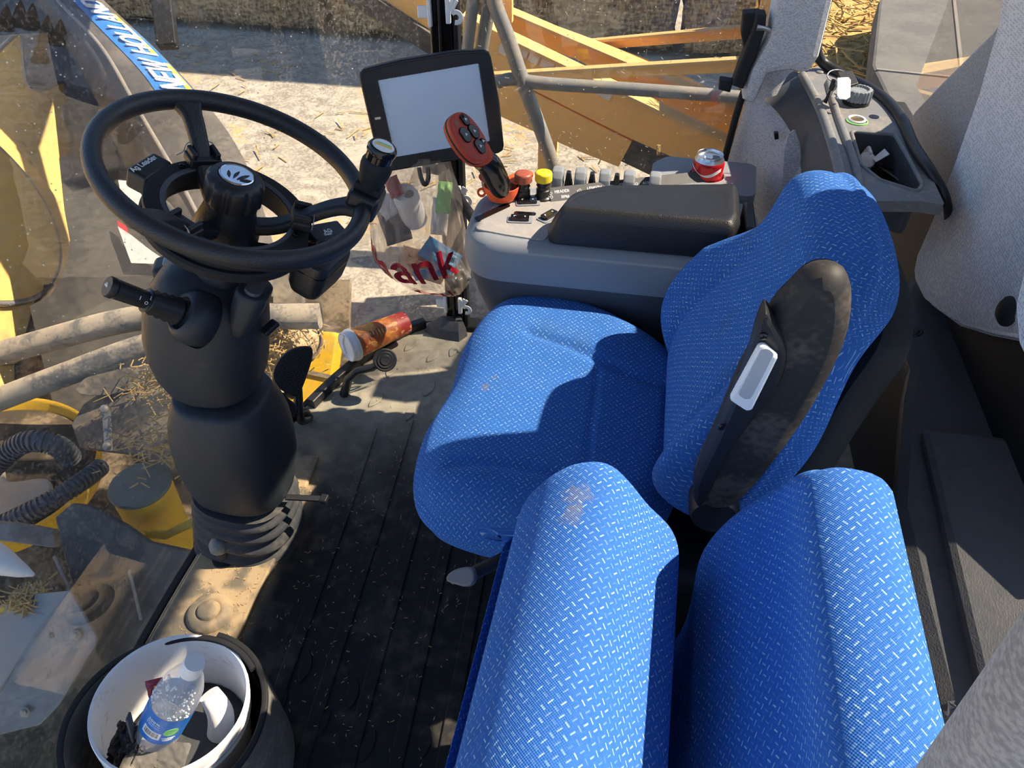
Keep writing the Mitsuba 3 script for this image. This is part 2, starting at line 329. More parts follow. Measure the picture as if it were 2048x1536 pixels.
# ---------------------------------------------------------------- bookkeeping
def numbered(k):
    if k not in scene and not any(s.startswith(k + '__') for s in scene): return k
    i = 1
    while f'{k}_{i:03d}' in scene or any(s.startswith(f'{k}_{i:03d}__') for s in scene): i += 1
    return f'{k}_{i:03d}'
def thing(name, label, cat_, group=None, kind=None):
    k = numbered(name)
    labels[k] = {'label': label}
    if cat_: labels[k]['category'] = cat_
    if group: labels[k]['group'] = group
    if kind: labels[k]['kind'] = kind
    scene[k + '__'] = None
    return k
def part(parent, name, mesh, m, smooth=35, label=None, kind=None, uv=None):
    scene.pop(parent + '__', None)
    k = numbered(parent + '__' + name)
    scene[k] = mikit.ply(mesh, m, smooth=smooth, uv=uv)
    if label or kind: labels[k] = {**({'label': label} if label else {}), **({'kind': kind} if kind else {})}
    return k
def single(name, label, cat_, mesh, m, smooth=35, group=None, kind=None, uv=None):
    k = thing(name, label, cat_, group, kind); scene.pop(k + '__')
    scene[k] = mikit.ply(mesh, m, smooth=smooth, uv=uv); return k
def struct(name, mesh, m, smooth=35, label=None):
    scene[name] = mikit.ply(mesh, m, smooth=smooth); labels[name] = {'kind': 'structure', **({'label': label} if label else {})}
    return name
def words(text, h, M, depth=0.0006, bold=True, sx=1.0, shear=0.0):
    m = meshkit.text_mesh(text, h, depth, bold=bold); m.apply_translation([-m.bounds[:, 0].mean(), -h / 2, 0])
    S = np.eye(4); S[0, 0] = sx; S[0, 1] = shear; m.apply_transform(S); return put(m, M)

# ================================================================ the cab: floor, walls, glass, roof
Z0 = 0.0
front = [(-0.60, -0.25), (-0.74, 0.05), (-0.82, 0.30), (-0.852, 0.60), (-0.848, 0.95), (-0.805, 1.29), (-0.715, 1.56), (-0.615, 1.72), (-0.51, 1.795)]
FR = smoothpath(front, 40)
fl = np.vstack([FR, [(-0.40, 1.80), (0.62, 1.80), (0.62, -0.25)]])
struct('floor', mv(prism(fl, 0.04, 0.004), 0, 0, -0.04), 'm_floor')
# raised front ledge of the floor with its lip, below the windscreen
led = np.vstack([FR[(FR[:, 1] > 0.30) & (FR[:, 1] < 1.20)] + [0.012, 0]])
led_in = np.stack([led[::-1, 0] * 0 - 0.672 - 0.02 * np.clip((led[::-1, 1] - 0.95) / 0.3, 0, 1), led[::-1, 1]], 1)
part('floor', 'front_ledge', prism(np.vstack([led, led_in]), 0.012, 0.005), 'm_floor')
# long mat ribs, and the leaf-shaped studs of the mat
for i in range(6):
    x0 = -0.545 + 0.083 * i
    rib = A([(x0 - 0.004, 0.30), (x0 + 0.022, 0.30), (x0 - 0.012, 1.02), (x0 - 0.034, 1.30 + 0.05 * (i % 2)), (x0 - 0.040, 1.02)])
    part('floor', 'mat_rib', prism(rib, 0.005, 0.0025), 'm_floor')
def stud(c, a, L=0.062, W=0.024):
    t = np.linspace(0, 1, 12); up_ = np.stack([(t - 0.5) * L, W / 2 * np.sin(np.pi * t) ** 0.8], 1); dn = up_[::-1][1:-1] * [1, -1]
    o = np.vstack([up_, dn]); R2 = A([[math.cos(a), -math.sin(a)], [math.sin(a), math.cos(a)]])
    return mv(prism((o @ R2.T)[::-1], 0.0035, 0.0015), c[0], c[1], 0)
for px_, py_ in ((822, 690), (782, 740), (866, 712), (858, 778), (820, 826), (752, 800), (896, 650), (908, 700), (705, 1385), (640, 1450), (820, 1395), (610, 1335), (735, 1490), (850, 1480), (560, 1400)):
    c = P(px_, py_, z=0.002)
    part('floor', 'mat_stud', stud(c, 1.45 + 0.25 * math.sin(px_)), 'm_floor')
c = P(420, 1228, z=0.012)
hump = lathe([(0.046, 0), (0.045, 0.006), (0.040, 0.013), (0.032, 0.016), (0.026, 0.015), (0.0235, 0.013), (0.022, 0.017), (0.019, 0.021), (0.010, 0.0225), (0.0, 0.0225)], 40)
part('floor', 'mat_hump', mv(hump, *c), 'm_floor', 50)

# windscreen: one bowed sheet from floor to roof
def screen(off=0.0, z0=-0.03, z1=1.80, rows=14, cols=FR):
    rr = []
    for z in np.linspace(z0, z1, rows):
        o = 0.028 + off + 0.07 * math.sin(math.pi * np.clip(z / 1.8, 0, 1))
        d = np.gradient(cols, axis=0); nn = np.stack([-d[:, 1], d[:, 0]], 1); nn /= np.linalg.norm(nn, axis=1, keepdims=True)
        nn = np.where((nn[:, :1] > 0), -nn, nn)
        q = cols + nn * o; rr.append(np.c_[q, np.full(len(q), z)])
    return loft(rr, cap=False, close=False)
struct('window_1', screen(), 'm_glass', True)
part('window_1', 'dust_film', screen(0.002), 'm_dust', True)
# narrow dark seal along the lower rim of the windscreen
q = FR; d = np.gradient(q, axis=0); nn = np.stack([-d[:, 1], d[:, 0]], 1); nn /= np.linalg.norm(nn, axis=1, keepdims=True); nn = np.where(nn[:, :1] > 0, -nn, nn)
seal = sweep(np.c_[q + nn * 0.012, np.full(len(q), -0.012)], rrect2(0.018, 0.016, 0.004), (0, 0, 1))
struct('trim_1', seal, 'm_blackmatte')
sb_ = (q[:, 1] > 1.30) & (q[:, 1] < 1.77)
part('trim_1', 'lower_bar', sweep(np.c_[(q - nn * 0.016)[sb_], np.full(sb_.sum(), 0.012)], rrect2(0.026, 0.03, 0.006), (0, 0, 1)), 'm_black')

# right door: glass, seal; front pillar; sill
YR = 1.79
gl = A([(-0.445, -0.01), (0.165, -0.01), (0.20, 0.45), (0.275, 0.80), (0.335, 1.05), (0.39, 1.80), (-0.40, 1.80)])
pane = trimesh.Trimesh(np.c_[gl[:, 0], np.full(len(gl), YR), gl[:, 1]], [[0, 1, 2], [0, 2, 3], [0, 3, 4], [0, 4, 5], [0, 5, 6]], process=False)
struct('window_2', pane, 'm_glass')
part('window_2', 'dust_film', mv(pane, 0, 0.002, 0), 'm_dust')
pil = np.stack([A([-0.477 + 0.02 * t, 1.765, 1.80 * t - 0.02]) for t in np.linspace(0, 1, 12)])
struct('trim_2', sweep(pil, rrect2(0.052, 0.05, 0.006), (0, 1, 0)), 'm_gloss')
part('trim_2', 'glass_channel', sweep(pil + [0.0, -0.030, 0], rrect2(0.006, 0.012, 0.002), (0, 1, 0)), 'm_black')
part('trim_2', 'door_seal', sweep(pil + [0.034, -0.012, 0], rrect2(0.012, 0.03, 0.004), (0, 1, 0)), 'm_blackmatte')
# sill cover at the foot of the pillar and the bar of the seal running forward
foot = A([P(*q, z=0.0) for q in ((848, 662), (918, 648), (935, 672), (918, 684), (872, 676))])[:, :2]
top = A([(-0.50, 1.735), (-0.455, 1.735), (-0.45, 1.72), (-0.46, 1.715), (-0.49, 1.72)])
struct('trim_3', loft([np.c_[foot, np.full(5, 0.0)], np.c_[foot * 0.75 + top * 0.25, np.full(5, 0.028)], np.c_[foot * 0.2 + top * 0.8, np.full(5, 0.05)]]), 'm_trim')
# right-hand sill
struct('trim_4', mv(rbox(0.62, 0.05, 0.05, 0.01), -0.14, 1.76, -0.005), 'm_blackmatte')

# roof with a dark lining, and the rear wall
struct('ceiling', mv(prism(np.vstack([FR * [1.0, 1.0] + [-0.05, 0], [(-0.40, 1.85), (0.70, 1.85), (0.70, -0.35), (-0.5, -0.35)]]), 0.12, 0.02), 0, 0, 1.80), 'm_roof')

# ================================================================ driver's seat
def pillow(outline, rho_top, z_top, z_bot, rho_bot, topfn=None, n=220, rings=34, c=None, bulge=0.0):
    """A cushion: its plan outline (k, 2), rounded rims, topfn(x, y) added to the top. Returns (mesh, uv) with the plan as uv on top and the girth on the sides."""
    o = curve2(outline, n); c = o.mean(0) if c is None else A(c)
    d = np.roll(o, -1, 0) - np.roll(o, 1, 0); nn = np.stack([d[:, 1], -d[:, 0]], 1); nn /= np.linalg.norm(nn, axis=1, keepdims=True)
    if Polygon(o).exterior.is_ccw is False: nn = -nn
    ins = o - nn * rho_top
    R3 = []; L = []
    for t in np.linspace(0.0, 1, rings)[1:]:
        R3.append((c + (ins - c) * t, z_top, 1.0)); L.append(0)
    for a in np.linspace(0, np.pi / 2, 10)[1:]:
        R3.append((ins + nn * rho_top * math.sin(a), z_top - rho_top * (1 - math.cos(a)), math.cos(a))); L.append(rho_top * a)
    zs = np.linspace(z_top - rho_top, z_bot + rho_bot, 8)
    for k, z in enumerate(zs[1:-1]):
        R3.append((o + nn * bulge * math.sin(math.pi * (k + 1) / 7), z, 0)); L.append(rho_top * 1.57 + (z_top - rho_top - z))
    for a in np.linspace(0, np.pi / 2, 8):
        R3.append((o - nn * rho_bot * (1 - math.cos(a)), z_bot + rho_bot * (1 - math.sin(a)), 0)); L.append(rho_top * 1.57 + (z_top - rho_top - z_bot - rho_bot) + rho_bot * a)
    V = []; UV = []
    for (xy, z, w), l in zip(R3, L):
        h = np.zeros(len(xy)) if topfn is None else topfn(xy[:, 0], xy[:, 1]) * w
        V.append(np.c_[xy, z + h]); UV.append(np.where(l > 0, 1, 0) * 0 + (np.minimum(1, 1) * (ins + nn * (rho_top * 0 + l)) if l > 0 else xy))
    V = A(V); UV = A(UV); m = loft(V, cap=False)
    c0 = len(m.vertices)
    zc = z_top + (0 if topfn is None else float(topfn(A([c[0]]), A([c[1]]))[0]))
    v = np.vstack([m.vertices, [[c[0], c[1], zc]], [[*o.mean(0), z_bot]]]); uv = np.vstack([UV.reshape(-1, 2), [c], [o.mean(0)]])
    i = np.arange(n); j = (i + 1) % n; last = (len(V) - 1) * n
    f = np.vstack([m.faces, np.stack([j, i, np.full(n, c0)], 1), np.stack([last + i, last + j, np.full(n, c0 + 1)], 1)])
    t = trimesh.Trimesh(v, f, process=False)
    if t.volume < 0: t.invert()
    return t, uv
def seg_d(x, y, pts):
    p = np.stack([x, y], -1); best = np.full(x.shape, 9.0)
    for a, b in zip(pts[:-1], pts[1:]):
        a, b = A(a), A(b); ab = b - a; t = np.clip(((p - a) @ ab) / (ab @ ab), 0, 1)
        best = np.minimum(best, np.linalg.norm(p - a - t[..., None] * ab, axis=-1))
    return best
def crease(d, depth, w): return -depth * np.exp(-(d / w) ** 2)

seat = thing('driver_seat', 'large blue patterned driver seat with cushion, tall backrest and a raised dark armrest', 'seat')
so = [P(*q[:2], z=q[2])[:2] for q in ((846, 905, .43), (841, 985, .41), (862, 1045, .40), (925, 1078, .40))] + [A([-0.13, 0.708]), A([-0.04, 0.706]), A([0.04, 0.722]), A([0.085, 0.775]), A([0.125, 0.88]), A([0.165, 1.02])]
so += [P(*q[:2], z=q[2])[:2] for q in ((1345, 690, .47), (1245, 634, .47), (1155, 610, .46), (1065, 607, .45), (988, 628, .44), (948, 664, .44), (930, 702, .435), (922, 742, .43), (898, 800, .43), (866, 850, .43))]
SC1 = [P(*q, z=.49)[:2] for q in ((1060, 668), (1130, 690), (1260, 742), (1400, 775))]
SC2 = [P(*q, z=.49)[:2] for q in ((905, 925), (990, 925), (1080, 942), (1170, 965), (1330, 1000))]
SC3 = [P(*q, z=.49)[:2] for q in ((1196, 738), (1182, 850), (1172, 960))]
SC4 = [P(*q, z=.49)[:2] for q in ((1338, 770), (1332, 870), (1328, 975))]
def seat_top(x, y):
    h = crease(seg_d(x, y, SC1), 0.009, 0.010) + crease(seg_d(x, y, SC2), 0.009, 0.012) + crease(seg_d(x, y, SC3), 0.004, 0.007) + crease(seg_d(x, y, SC4), 0.006, 0.007)
    v = (y - 0.955) / 0.22
    h = h + 0.016 * np.clip(np.abs(v) - 0.45, 0, 1) ** 1.2 * 2 - 0.03 * np.clip((x + 0.02) / 0.25, 0, 1) - 0.018 * np.clip((-0.18 - x) / 0.1, 0, 1) ** 2
    return h - 0.006 * np.clip(np.abs(v) - 0.8, 0, 1) * 5
m, uv = pillow(so, 0.055, 0.488, 0.335, 0.05, seat_top, c=(-0.03, 0.96), bulge=0.012)
part(seat, 'seat_cushion', m, 'm_cloth', True, uv=uv)
# seat pan and suspension box below
part(seat, 'seat_pan', mv(rbox(0.42, 0.42, 0.06, 0.02), 0.02, 0.955, 0.315), 'm_blackmatte')
part(seat, 'suspension_housing', mv(rbox(0.36, 0.34, 0.235, 0.03), 0.03, 0.955, 0.17), 'm_blackmatte')
part(seat, 'pedestal', mv(rbox(0.34, 0.40, 0.075, 0.02), 0.04, 0.955, 0.038), 'm_black')
lv = P(928, 1153, x=-0.16)
part(seat, 'adjuster_lever', put(prism(curve2([(-0.034, -0.008), (-0.01, -0.017), (0.016, -0.020), (0.030, -0.012), (0.033, 0.004), (0.026, 0.017), (0.008, 0.019), (-0.028, 0.006)], 36) * 0.62, 0.010, 0.0025), aim(lv, (-0.35, -0.55, 0.75), (0.0, 1, 0.3))), 'm_levergrey', label='grey adjusting lever')
part(seat, 'lever_stem', tube([lv + [0.004, 0.004, -0.004], lv + [0.05, 0.04, 0.0], lv + [0.09, 0.07, 0.0]], 0.009), 'm_black')

# backrest in a leaning frame: u up along the back, v to the right, w forward
TILT = math.radians(19); BO = A([0.135, 0.965, 0.475])
bu, bv, bw = A([math.sin(TILT), 0, math.cos(TILT)]), A([0, 1.0, 0]), A([-math.cos(TILT), 0, math.sin(TILT)])
MB = np.eye(4); MB[:3, 0], MB[:3, 1], MB[:3, 2], MB[:3, 3] = -bv, bu, bw, BO     # local (x = to the left, y = up, z = forward)
bo = [(-0.19, 0.00), (0.0, -0.015), (0.19, 0.00), (0.235, 0.05), (0.245, 0.14), (0.232, 0.23), (0.19, 0.295), (0.168, 0.335), (0.163, 0.375), (0.15, 0.415), (0.105, 0.442), (0.0, 0.452), (-0.105, 0.442), (-0.15, 0.415), (-0.163, 0.375), (-0.168, 0.335), (-0.19, 0.295), (-0.232, 0.23), (-0.245, 0.14), (-0.235, 0.05)]
bk = [(-0.135, 0.0), (-0.142, 0.10), (-0.13, 0.22), (-0.105, 0.30)]
def back_front(x, y):
    ax = np.abs(x)
    h = crease(seg_d(ax, y, [(-a, b) for a, b in bk]), 0.008, 0.010)
    side = np.clip((ax - 0.13) / 0.1, 0, 1) * np.clip((0.32 - y) / 0.12, 0, 1)
    return h + 0.045 * side ** 1.3 + 0.022 * np.exp(-((y - 0.10) / 0.10) ** 2) * (ax < 9) + 0.03 * np.clip((y - 0.30) / 0.14, 0, 1) ** 1.5 * 0.4
m, uv = pillow(bo, 0.05, 0.045, -0.075, 0.045, back_front, c=(0, 0.19), bulge=0.006)
part(seat, 'backrest', put(m, MB), 'm_cloth', True, uv=uv)
part(seat, 'back_shell', put(mv(prism(curve2([(-0.20, -0.06), (0.20, -0.06), (0.225, 0.12), (0.16, 0.30), (0.13, 0.37), (-0.13, 0.37), (-0.16, 0.30), (-0.225, 0.12)], 60), 0.05, 0.015), 0, 0, -0.125), MB), 'm_blackmatte')
# folded-up armrest on the near side
ay = 0.68
arm_px = [(1645, 552), (1684, 556), (1704, 580), (1708, 622), (1699, 685), (1668, 760), (1615, 850), (1560, 925), (1490, 1005), (1440, 1030), (1400, 1015), (1386, 985), (1400, 935), (1432, 868), (1460, 800), (1490, 735), (1520, 680), (1545, 630), (1576, 598), (1610, 565)]
ap = A([P(*q, y=ay) for q in arm_px])[:, [0, 2]]
part(seat, 'armrest', put(prism(curve2(ap, 70), 0.045, 0.018), frame([0, ay + 0.045, 0], (1, 0, 0), ez=(0, -1, 0))), 'm_armpad', 50, label='scuffed dark grey padded armrest folded up')
hw = A([P(*q, y=ay - 0.003) for q in ((1531, 618), (1547, 640), (1572, 690), (1560, 760), (1500, 845), (1440, 940), (1398, 1010), (1386, 985), (1400, 935), (1432, 868), (1462, 800), (1495, 720))])[:, [0, 2]]
part(seat, 'armrest_housing', put(prism(curve2(hw, 60), 0.03, 0.006), frame([0, ay + 0.020, 0], (1, 0, 0), ez=(0, -1, 0))), 'm_black')
wp = [(1520, 675), (1556, 705), (1500, 818), (1458, 790)]
wq = A([P(*q, y=ay - 0.010) for q in wp])[:, [0, 2]]
part(seat, 'armrest_window', put(prism(rpoly(wq, 0.006), 0.010, 0.003), frame([0, ay - 0.0095, 0], (1, 0, 0), ez=(0, -1, 0))), 'm_offwhite', label='off-white insert in the armrest')
wi = A([P(*q, y=ay - 0.021) for q in ((1528, 690), (1549, 708), (1498, 806), (1476, 790))])[:, [0, 2]]
part(seat, 'window_recess', put(prism(rpoly(wi, 0.006), 0.0015, 0.0005), frame([0, ay - 0.0192, 0], (1, 0, 0), ez=(0, -1, 0))), 'm_shelf2')
for q in ((1526, 672), (1442, 853)):
    part(seat, 'armrest_screw', put(lathe([(0.0045, 0), (0.0045, 0.002), (0.003, 0.003), (0, 0.003)], 16), aim(P(*q, y=ay - 0.0105), (0, -1, 0))), 'm_gloss')
part(seat, 'armrest_pivot', mv(put(lathe([(0.03, -0.03), (0.034, -0.02), (0.034, 0.03), (0.03, 0.04)], 30), aim((0, 0, 0), (0, 1, 0))), 0.155, 0.715, 0.575), 'm_black')

# ================================================================ instructor seat: folded cushion and its backrest
def bolster(sec, y0, y1, rho, n=90, rows=26, shear=0.0):
    """A padded slab whose (x, z) section runs along y, closed by rounded ends. Returns (mesh, uv)."""
    s3 = curve2(np.c_[A(sec), np.broadcast_to(y1, len(sec))], n); s, y1 = s3[:, :2], s3[:, 2]; c = s.mean(0)
    d = np.roll(s, -1, 0) - np.roll(s, 1, 0); nn = np.stack([d[:, 1], -d[:, 0]], 1); nn /= np.linalg.norm(nn, axis=1, keepdims=True)
    if not Polygon(s).exterior.is_ccw: nn = -nn
    ins = s - nn * rho
    girth = np.r_[0, np.cumsum(np.linalg.norm(np.diff(s, axis=0), axis=1))]
    R3 = []; UV = []
    for t in np.linspace(0.03, 0.97, 8): R3.append((c + (ins - c) * t, y1)); 
    for a in np.linspace(0, np.pi / 2, 10): R3.append((ins + nn * rho * math.sin(a), y1 - rho * (1 - math.cos(a))))
    for t in np.linspace(0, 1, rows)[1:-1]: R3.append((s, (y1 - rho) * (1 - t) + (y0 + rho) * t))
    for a in np.linspace(np.pi / 2, 0, 10): R3.append((ins + nn * rho * math.sin(a), y0 + rho * (1 - math.cos(a))))
    for t in np.linspace(0.97, 0.03, 8): R3.append((c + (ins - c) * t, y0))
    V = A([np.c_[p[:, 0] + shear * (y - y1), np.broadcast_to(y, n), p[:, 1]] for p, y in R3])
    UV = A([np.c_[p[:, 0], p[:, 1]] if (i < 8 or i >= len(R3) - 8) else np.c_[girth, np.broadcast_to(R3[i][1], n)] for i, (p, y) in enumerate(R3)])
    m = loft(V); uv = np.vstack([UV.reshape(-1, 2), UV[0].mean(0), UV[-1].mean(0)])
    return m, uv
bs = thing('instructor_seat', 'blue patterned fold-up instructor seat of two upright pads, nearest the camera', 'seat')
ls_ = [tuple(P(*q, y=0.585)[[0, 2]]) for q in ((1022, 1090), (1045, 1005), (1072, 966), (1115, 936), (1172, 922), (1228, 930), (1275, 968), (1318, 1020), (1358, 1065))]
ls_ = [(-0.095, 0.30), (-0.108, 0.48), (-0.110, 0.60)] + ls_ + [(0.101, 0.56), (0.104, 0.45), (0.100, 0.30)]
m, uv = bolster(ls_, 0.20, 0.615, 0.055, shear=0.03)
part(bs, 'folded_cushion', m, 'm_cloth', True, uv=uv, label='blue cushion folded up against its backrest')
def on_face(px_, py_):
    # the pixel's ray meets the steep front face x = 0.118 + 0.36 (z - 0.55)
    nf = unit([1.0, 0, -0.36]); return PL(px_, py_, A([0.118, 0, 0.55]), nf)
rs3 = [on_face(*q) for q in ((1391, 1118), (1400, 1085), (1420, 1052), (1450, 1020), (1500, 982), (1555, 949))] + [P(1610, 922, z=0.838), P(1665, 909, z=0.852), P(1720, 914, z=0.852), P(1776, 941, z=0.835)]
xr2, yr2 = rs3[-1][0] + 0.012, rs3[-1][1] - 0.01
rs3 = [A([rs3[0][0] - 0.01, rs3[0][1], 0.24]), A([rs3[0][0] - 0.003, rs3[0][1], 0.42])] + rs3 + [A([xr2, yr2, 0.74]), A([xr2 + 0.006, yr2, 0.60]), A([xr2 + 0.006, yr2, 0.42]), A([xr2, yr2, 0.24])]
rs3 = A(rs3)
m, uv = bolster(rs3[:, [0, 2]], 0.18, rs3[:, 1], 0.030, shear=0.02)
part(bs, 'backrest', m, 'm_cloth', True, uv=uv)
xr_ = xr2 + 0.003
m, uv = bolster([(xr_ - 0.03, 0.24), (xr_ - 0.02, 0.45), (xr_ - 0.006, 0.66), (xr_ + 0.002, 0.745), (xr_ + 0.010, 0.72), (xr_ + 0.014, 0.45), (xr_ + 0.010, 0.24)], 0.185, 0.568, 0.008, shear=0.03)
part(bs, 'back_cover', m, 'm_sleeve', True, label='beige back cover')
part(bs, 'seat_box', mv(rbox(0.36, 0.34, 0.30, 0.03), 0.11, 0.44, 0.15), 'm_blackmatte')

# ================================================================ right rear corner: pillar, wall lining, shelf, rear wall
def rp(pts, r, n=None, k=6):
    """The outline with its corners rounded."""
    g = Polygon(pts).buffer(-r, quad_segs=k).buffer(2 * r, quad_segs=k).buffer(-r, quad_segs=k)
    g = g if g.geom_type == 'Polygon' else max(g.geoms, key=lambda s: s.area)
    g = g.simplify(r * 0.02); c = A(g.exterior.coords)[:-1]
    return c if n is None else A([A(g.exterior.interpolate(i / n, normalized=True).coords[0]) for i in range(n)])
def slabr(pix, thick, b, r, push=0.0, **plane):
    """plate() with rounded corners (r in metres) and a face pushed towards the camera by push."""
    q = A([P(a, c, **plane) for a, c in pix]); c = q.mean(0); vt = np.linalg.svd(q - c)[2]; nrm = vt[2]
    if np.dot(nrm, CAM - c) < 0: nrm = -nrm
    M = frame(c, vt[0], ez=nrm); L = (np.c_[q, np.ones(len(q))] @ np.linalg.inv(M).T)[:, :2]
    return put(mv(prism(rp(L, r), thick, b), 0, 0, -thick + push), M)
struct('wall_right', slabr([(1560, -60), (1690, -60), (1668, 0), (1639, 117), (1619, 146), (1600, 149), (1580, 143), (1536, 150), (1508, 212), (1484, 202), (1502, 140), (1536, 80), (1553, 0)], 0.09, 0.014, 0.006, y=1.66), 'm_greyfine')
def bandz(a, b, n=24, thick=0.0, bow=0.0, bdir=(0, 0, 0)):
    a, b = smoothpath(a, n), smoothpath(b, n); rows = []
    for t in np.linspace(0, 1, 7): rows.append(a * (1 - t) + b * t + A(bdir) * bow * math.sin(math.pi * t))
    return loft(A(rows), cap=False, close=False)
dl = [P(1527, 200, y=1.735), P(1547, 216, y=1.725), P(1568, 242, y=1.705), P(1590, 282, y=1.66), P(1601, 325, y=1.60), P(1604, 400, y=1.52)]
dr_ = [P(1580, 139, z=.775), P(1604, 150, z=.78), P(1637, 211, z=.78), P(1657, 264, z=.78), P(1675, 325, z=.78), P(1690, 400, z=.78)]
part('wall_right', 'dark_panel', bandz(dl, dr_, bow=0.01, bdir=(-0.7, -0.7, 0)), 'm_trim', True, label='smooth dark panel curving down from the shelf')
fl_ = [P(1538, 80, y=1.778), P(1512, 150, y=1.775), P(1490, 210, y=1.775), P(1470, 275, y=1.775), P(1452, 335, y=1.775), P(1425, 420, y=1.775), P(1400, 520, y=1.775)]
fr_ = [P(1630, 80, y=1.775), P(1585, 138, y=1.765)] + [p + [0.002, 0.006, 0] for p in dl[1:5]] + [P(1612, 520, y=1.50)]
part('wall_right', 'lower_lining', bandz(fl_, fr_, bow=0.015, bdir=(0, -1, 0)), 'm_greyfine', True)
part('wall_right', 'lining_flap', slabr([(1590, 258), (1600, 285), (1606, 330), (1606, 430), (1560, 430), (1568, 300), (1576, 268)], 0.004, 0.0015, 0.004, y=1.60), 'm_greyfine')
part('wall_right', 'clip', slabr([(1548, 266), (1557, 266), (1558, 279), (1549, 280)], 0.012, 0.002, 0.001, y=1.675), 'm_gloss')
part('wall_right', 'door_rubber', tube([P(1562, -40, y=1.745), P(1545, 50, y=1.745), P(1520, 105, y=1.745), P(1495, 165, y=1.745), P(1478, 212, y=1.745), P(1462, 270, y=1.745), P(1446, 330, y=1.745), P(1420, 420, y=1.745)], 0.008, samples=30), 'm_blackmatte')
# door latch bracket on the pillar
lk = thing('door_latch_bracket', 'black moulded door latch bracket standing off the grey pillar beside the right door glass', 'bracket')
part(lk, 'arm', slabr([(1513, 30), (1533, 32), (1531, 60), (1520, 95), (1508, 125), (1496, 152), (1487, 180), (1464, 172), (1478, 132), (1492, 95), (1506, 60)], 0.045, 0.005, 0.003, y=1.66), 'm_blackmatte')
part(lk, 'top_cap', slabr([(1486, 28), (1516, 26), (1534, 31), (1530, 44), (1512, 60), (1488, 100), (1482, 70)], 0.035, 0.004, 0.003, y=1.685), 'm_blackmatte')
part(lk, 'foot', slabr([(1440, 161), (1466, 165), (1460, 186), (1437, 180)], 0.03, 0.003, 0.002, y=1.67), 'm_blackmatte')
part(lk, 'striker_pin', tube([P(1514, 55, y=1.65), P(1530, 57, y=1.65), P(1548, 63, y=1.68)], [0.006, 0.0045, 0.0045]), 'm_steel', label='bright steel striker pin')

# shelf along the rear right corner
ZS = 0.78
sh = A([P(*q, z=ZS)[:2] for q in ((1596, 146), (1640, 132), (1690, 140), (1718, 160), (1760, 190), (1800, 228), (1830, 290), (1862, 350), (1890, 410), (1840, 402), (1720, 402), (1692, 400), (1677, 330), (1660, 268), (1639, 212), (1612, 165))])
tr = A([P(*q, z=ZS)[:2] for q in ((1702, 262), (1790, 268), (1815, 310), (1846, 368), (1836, 384), (1760, 360), (1722, 330))])
trp = Polygon(rp(tr, 0.01))
shp = Polygon(rp(sh, 0.006))
def extr(poly, h, z): m = trimesh.creation.extrude_polygon(poly, h, engine='earcut'); m.apply_translation([0, 0, z]); return m
sf = thing('corner_shelf', 'grey plastic shelf in the rear right corner, with sockets and a sunken tray', 'shelf')
part(sf, 'top', extr(shp.difference(trp), 0.02, ZS - 0.02), 'm_shelf')
part(sf, 'tray', cat(extr(trp.difference(trp.buffer(-0.003)), 0.075, ZS - 0.078), extr(trp, 0.004, ZS - 0.082)), 'm_trim')
part(sf, 'tray_rim', tube(np.c_[A(trp.exterior.coords)[:-1], np.full(len(trp.exterior.coords) - 1, ZS - 0.001)], 0.004, closed=True), 'm_shelf')
part(sf, 'front_lip', tube([P(1604, 150, z=ZS), P(1637, 211, z=ZS), P(1657, 264, z=ZS), P(1675, 325, z=ZS), P(1692, 400, z=ZS)], 0.009, samples=20), 'm_shelf')
part(sf, 'ridge', tube([P(1655, 160, z=ZS), P(1668, 210, z=ZS), P(1686, 264, z=ZS), P(1708, 325, z=ZS), P(1722, 380, z=ZS)], [0.002] + [0.008] * 18 + [0.006], samples=20), 'm_shelf')
part(sf, 'socket', mv(lathe([(0.012, -0.002), (0.017, 0), (0.018, 0.003), (0.016, 0.005), (0.013, 0.004), (0.012, 0.0), (0.0115, -0.004)], 32, cap=False), *P(1713, 241, z=ZS)), 'm_white', label='white-rimmed power socket')
part(sf, 'socket_cavity', mv(lathe([(0.0122, 0.001), (0.0122, 0.0022), (0.0, 0.0022)], 24), *P(1713, 241, z=ZS)), 'm_soil')
part(sf, 'socket_ring', mv(lathe([(0.018, 0.0), (0.0205, 0.0), (0.0205, 0.002), (0.018, 0.0025)], 32, cap=False), *P(1714, 243, z=ZS)), 'm_green')
part(sf, 'hole', mv(lathe([(0.0095, 0.0004), (0.0095, 0.001), (0.0, 0.001)], 24), *P(1748, 234, z=ZS)), 'm_gloss')
for q in ((1640, 145),):
    part(sf, 'screw', mv(lathe([(0.008, 0), (0.008, 0.002), (0.005, 0.004), (0, 0.004)], 20), *P(*q, z=ZS)), 'm_shelf')
# thumb-wheel
kc = P(1711, 206, z=ZS)
kn = thing('thumbwheel', 'grey ridged thumbwheel standing on the corner shelf in front of the keys', 'knob')
a = np.arange(120) * 2 * np.pi / 120; rr = 0.026 + 0.0011 * np.sign(np.sin(a * 20)); ring = np.stack([rr * np.cos(a), rr * np.sin(a)], 1)
part(kn, 'base', mv(lathe([(0.026, 0.0), (0.026, 0.007), (0.022, 0.008)], 32), *kc), 'm_black')
part(kn, 'wheel', mv(loft([np.c_[ring * s, np.full(120, z)] for s, z in ((0.98, 0.008), (1, 0.010), (1, 0.026), (0.96, 0.029), (0.72, 0.030), (0.66, 0.026), (0.3, 0.025))]), *kc), 'm_console')
part(kn, 'tab', mv(rbox(0.014, 0.008, 0.018, 0.002), kc[0] + 0.004, kc[1] + 0.036, kc[2] + 0.009), 'm_shelf')
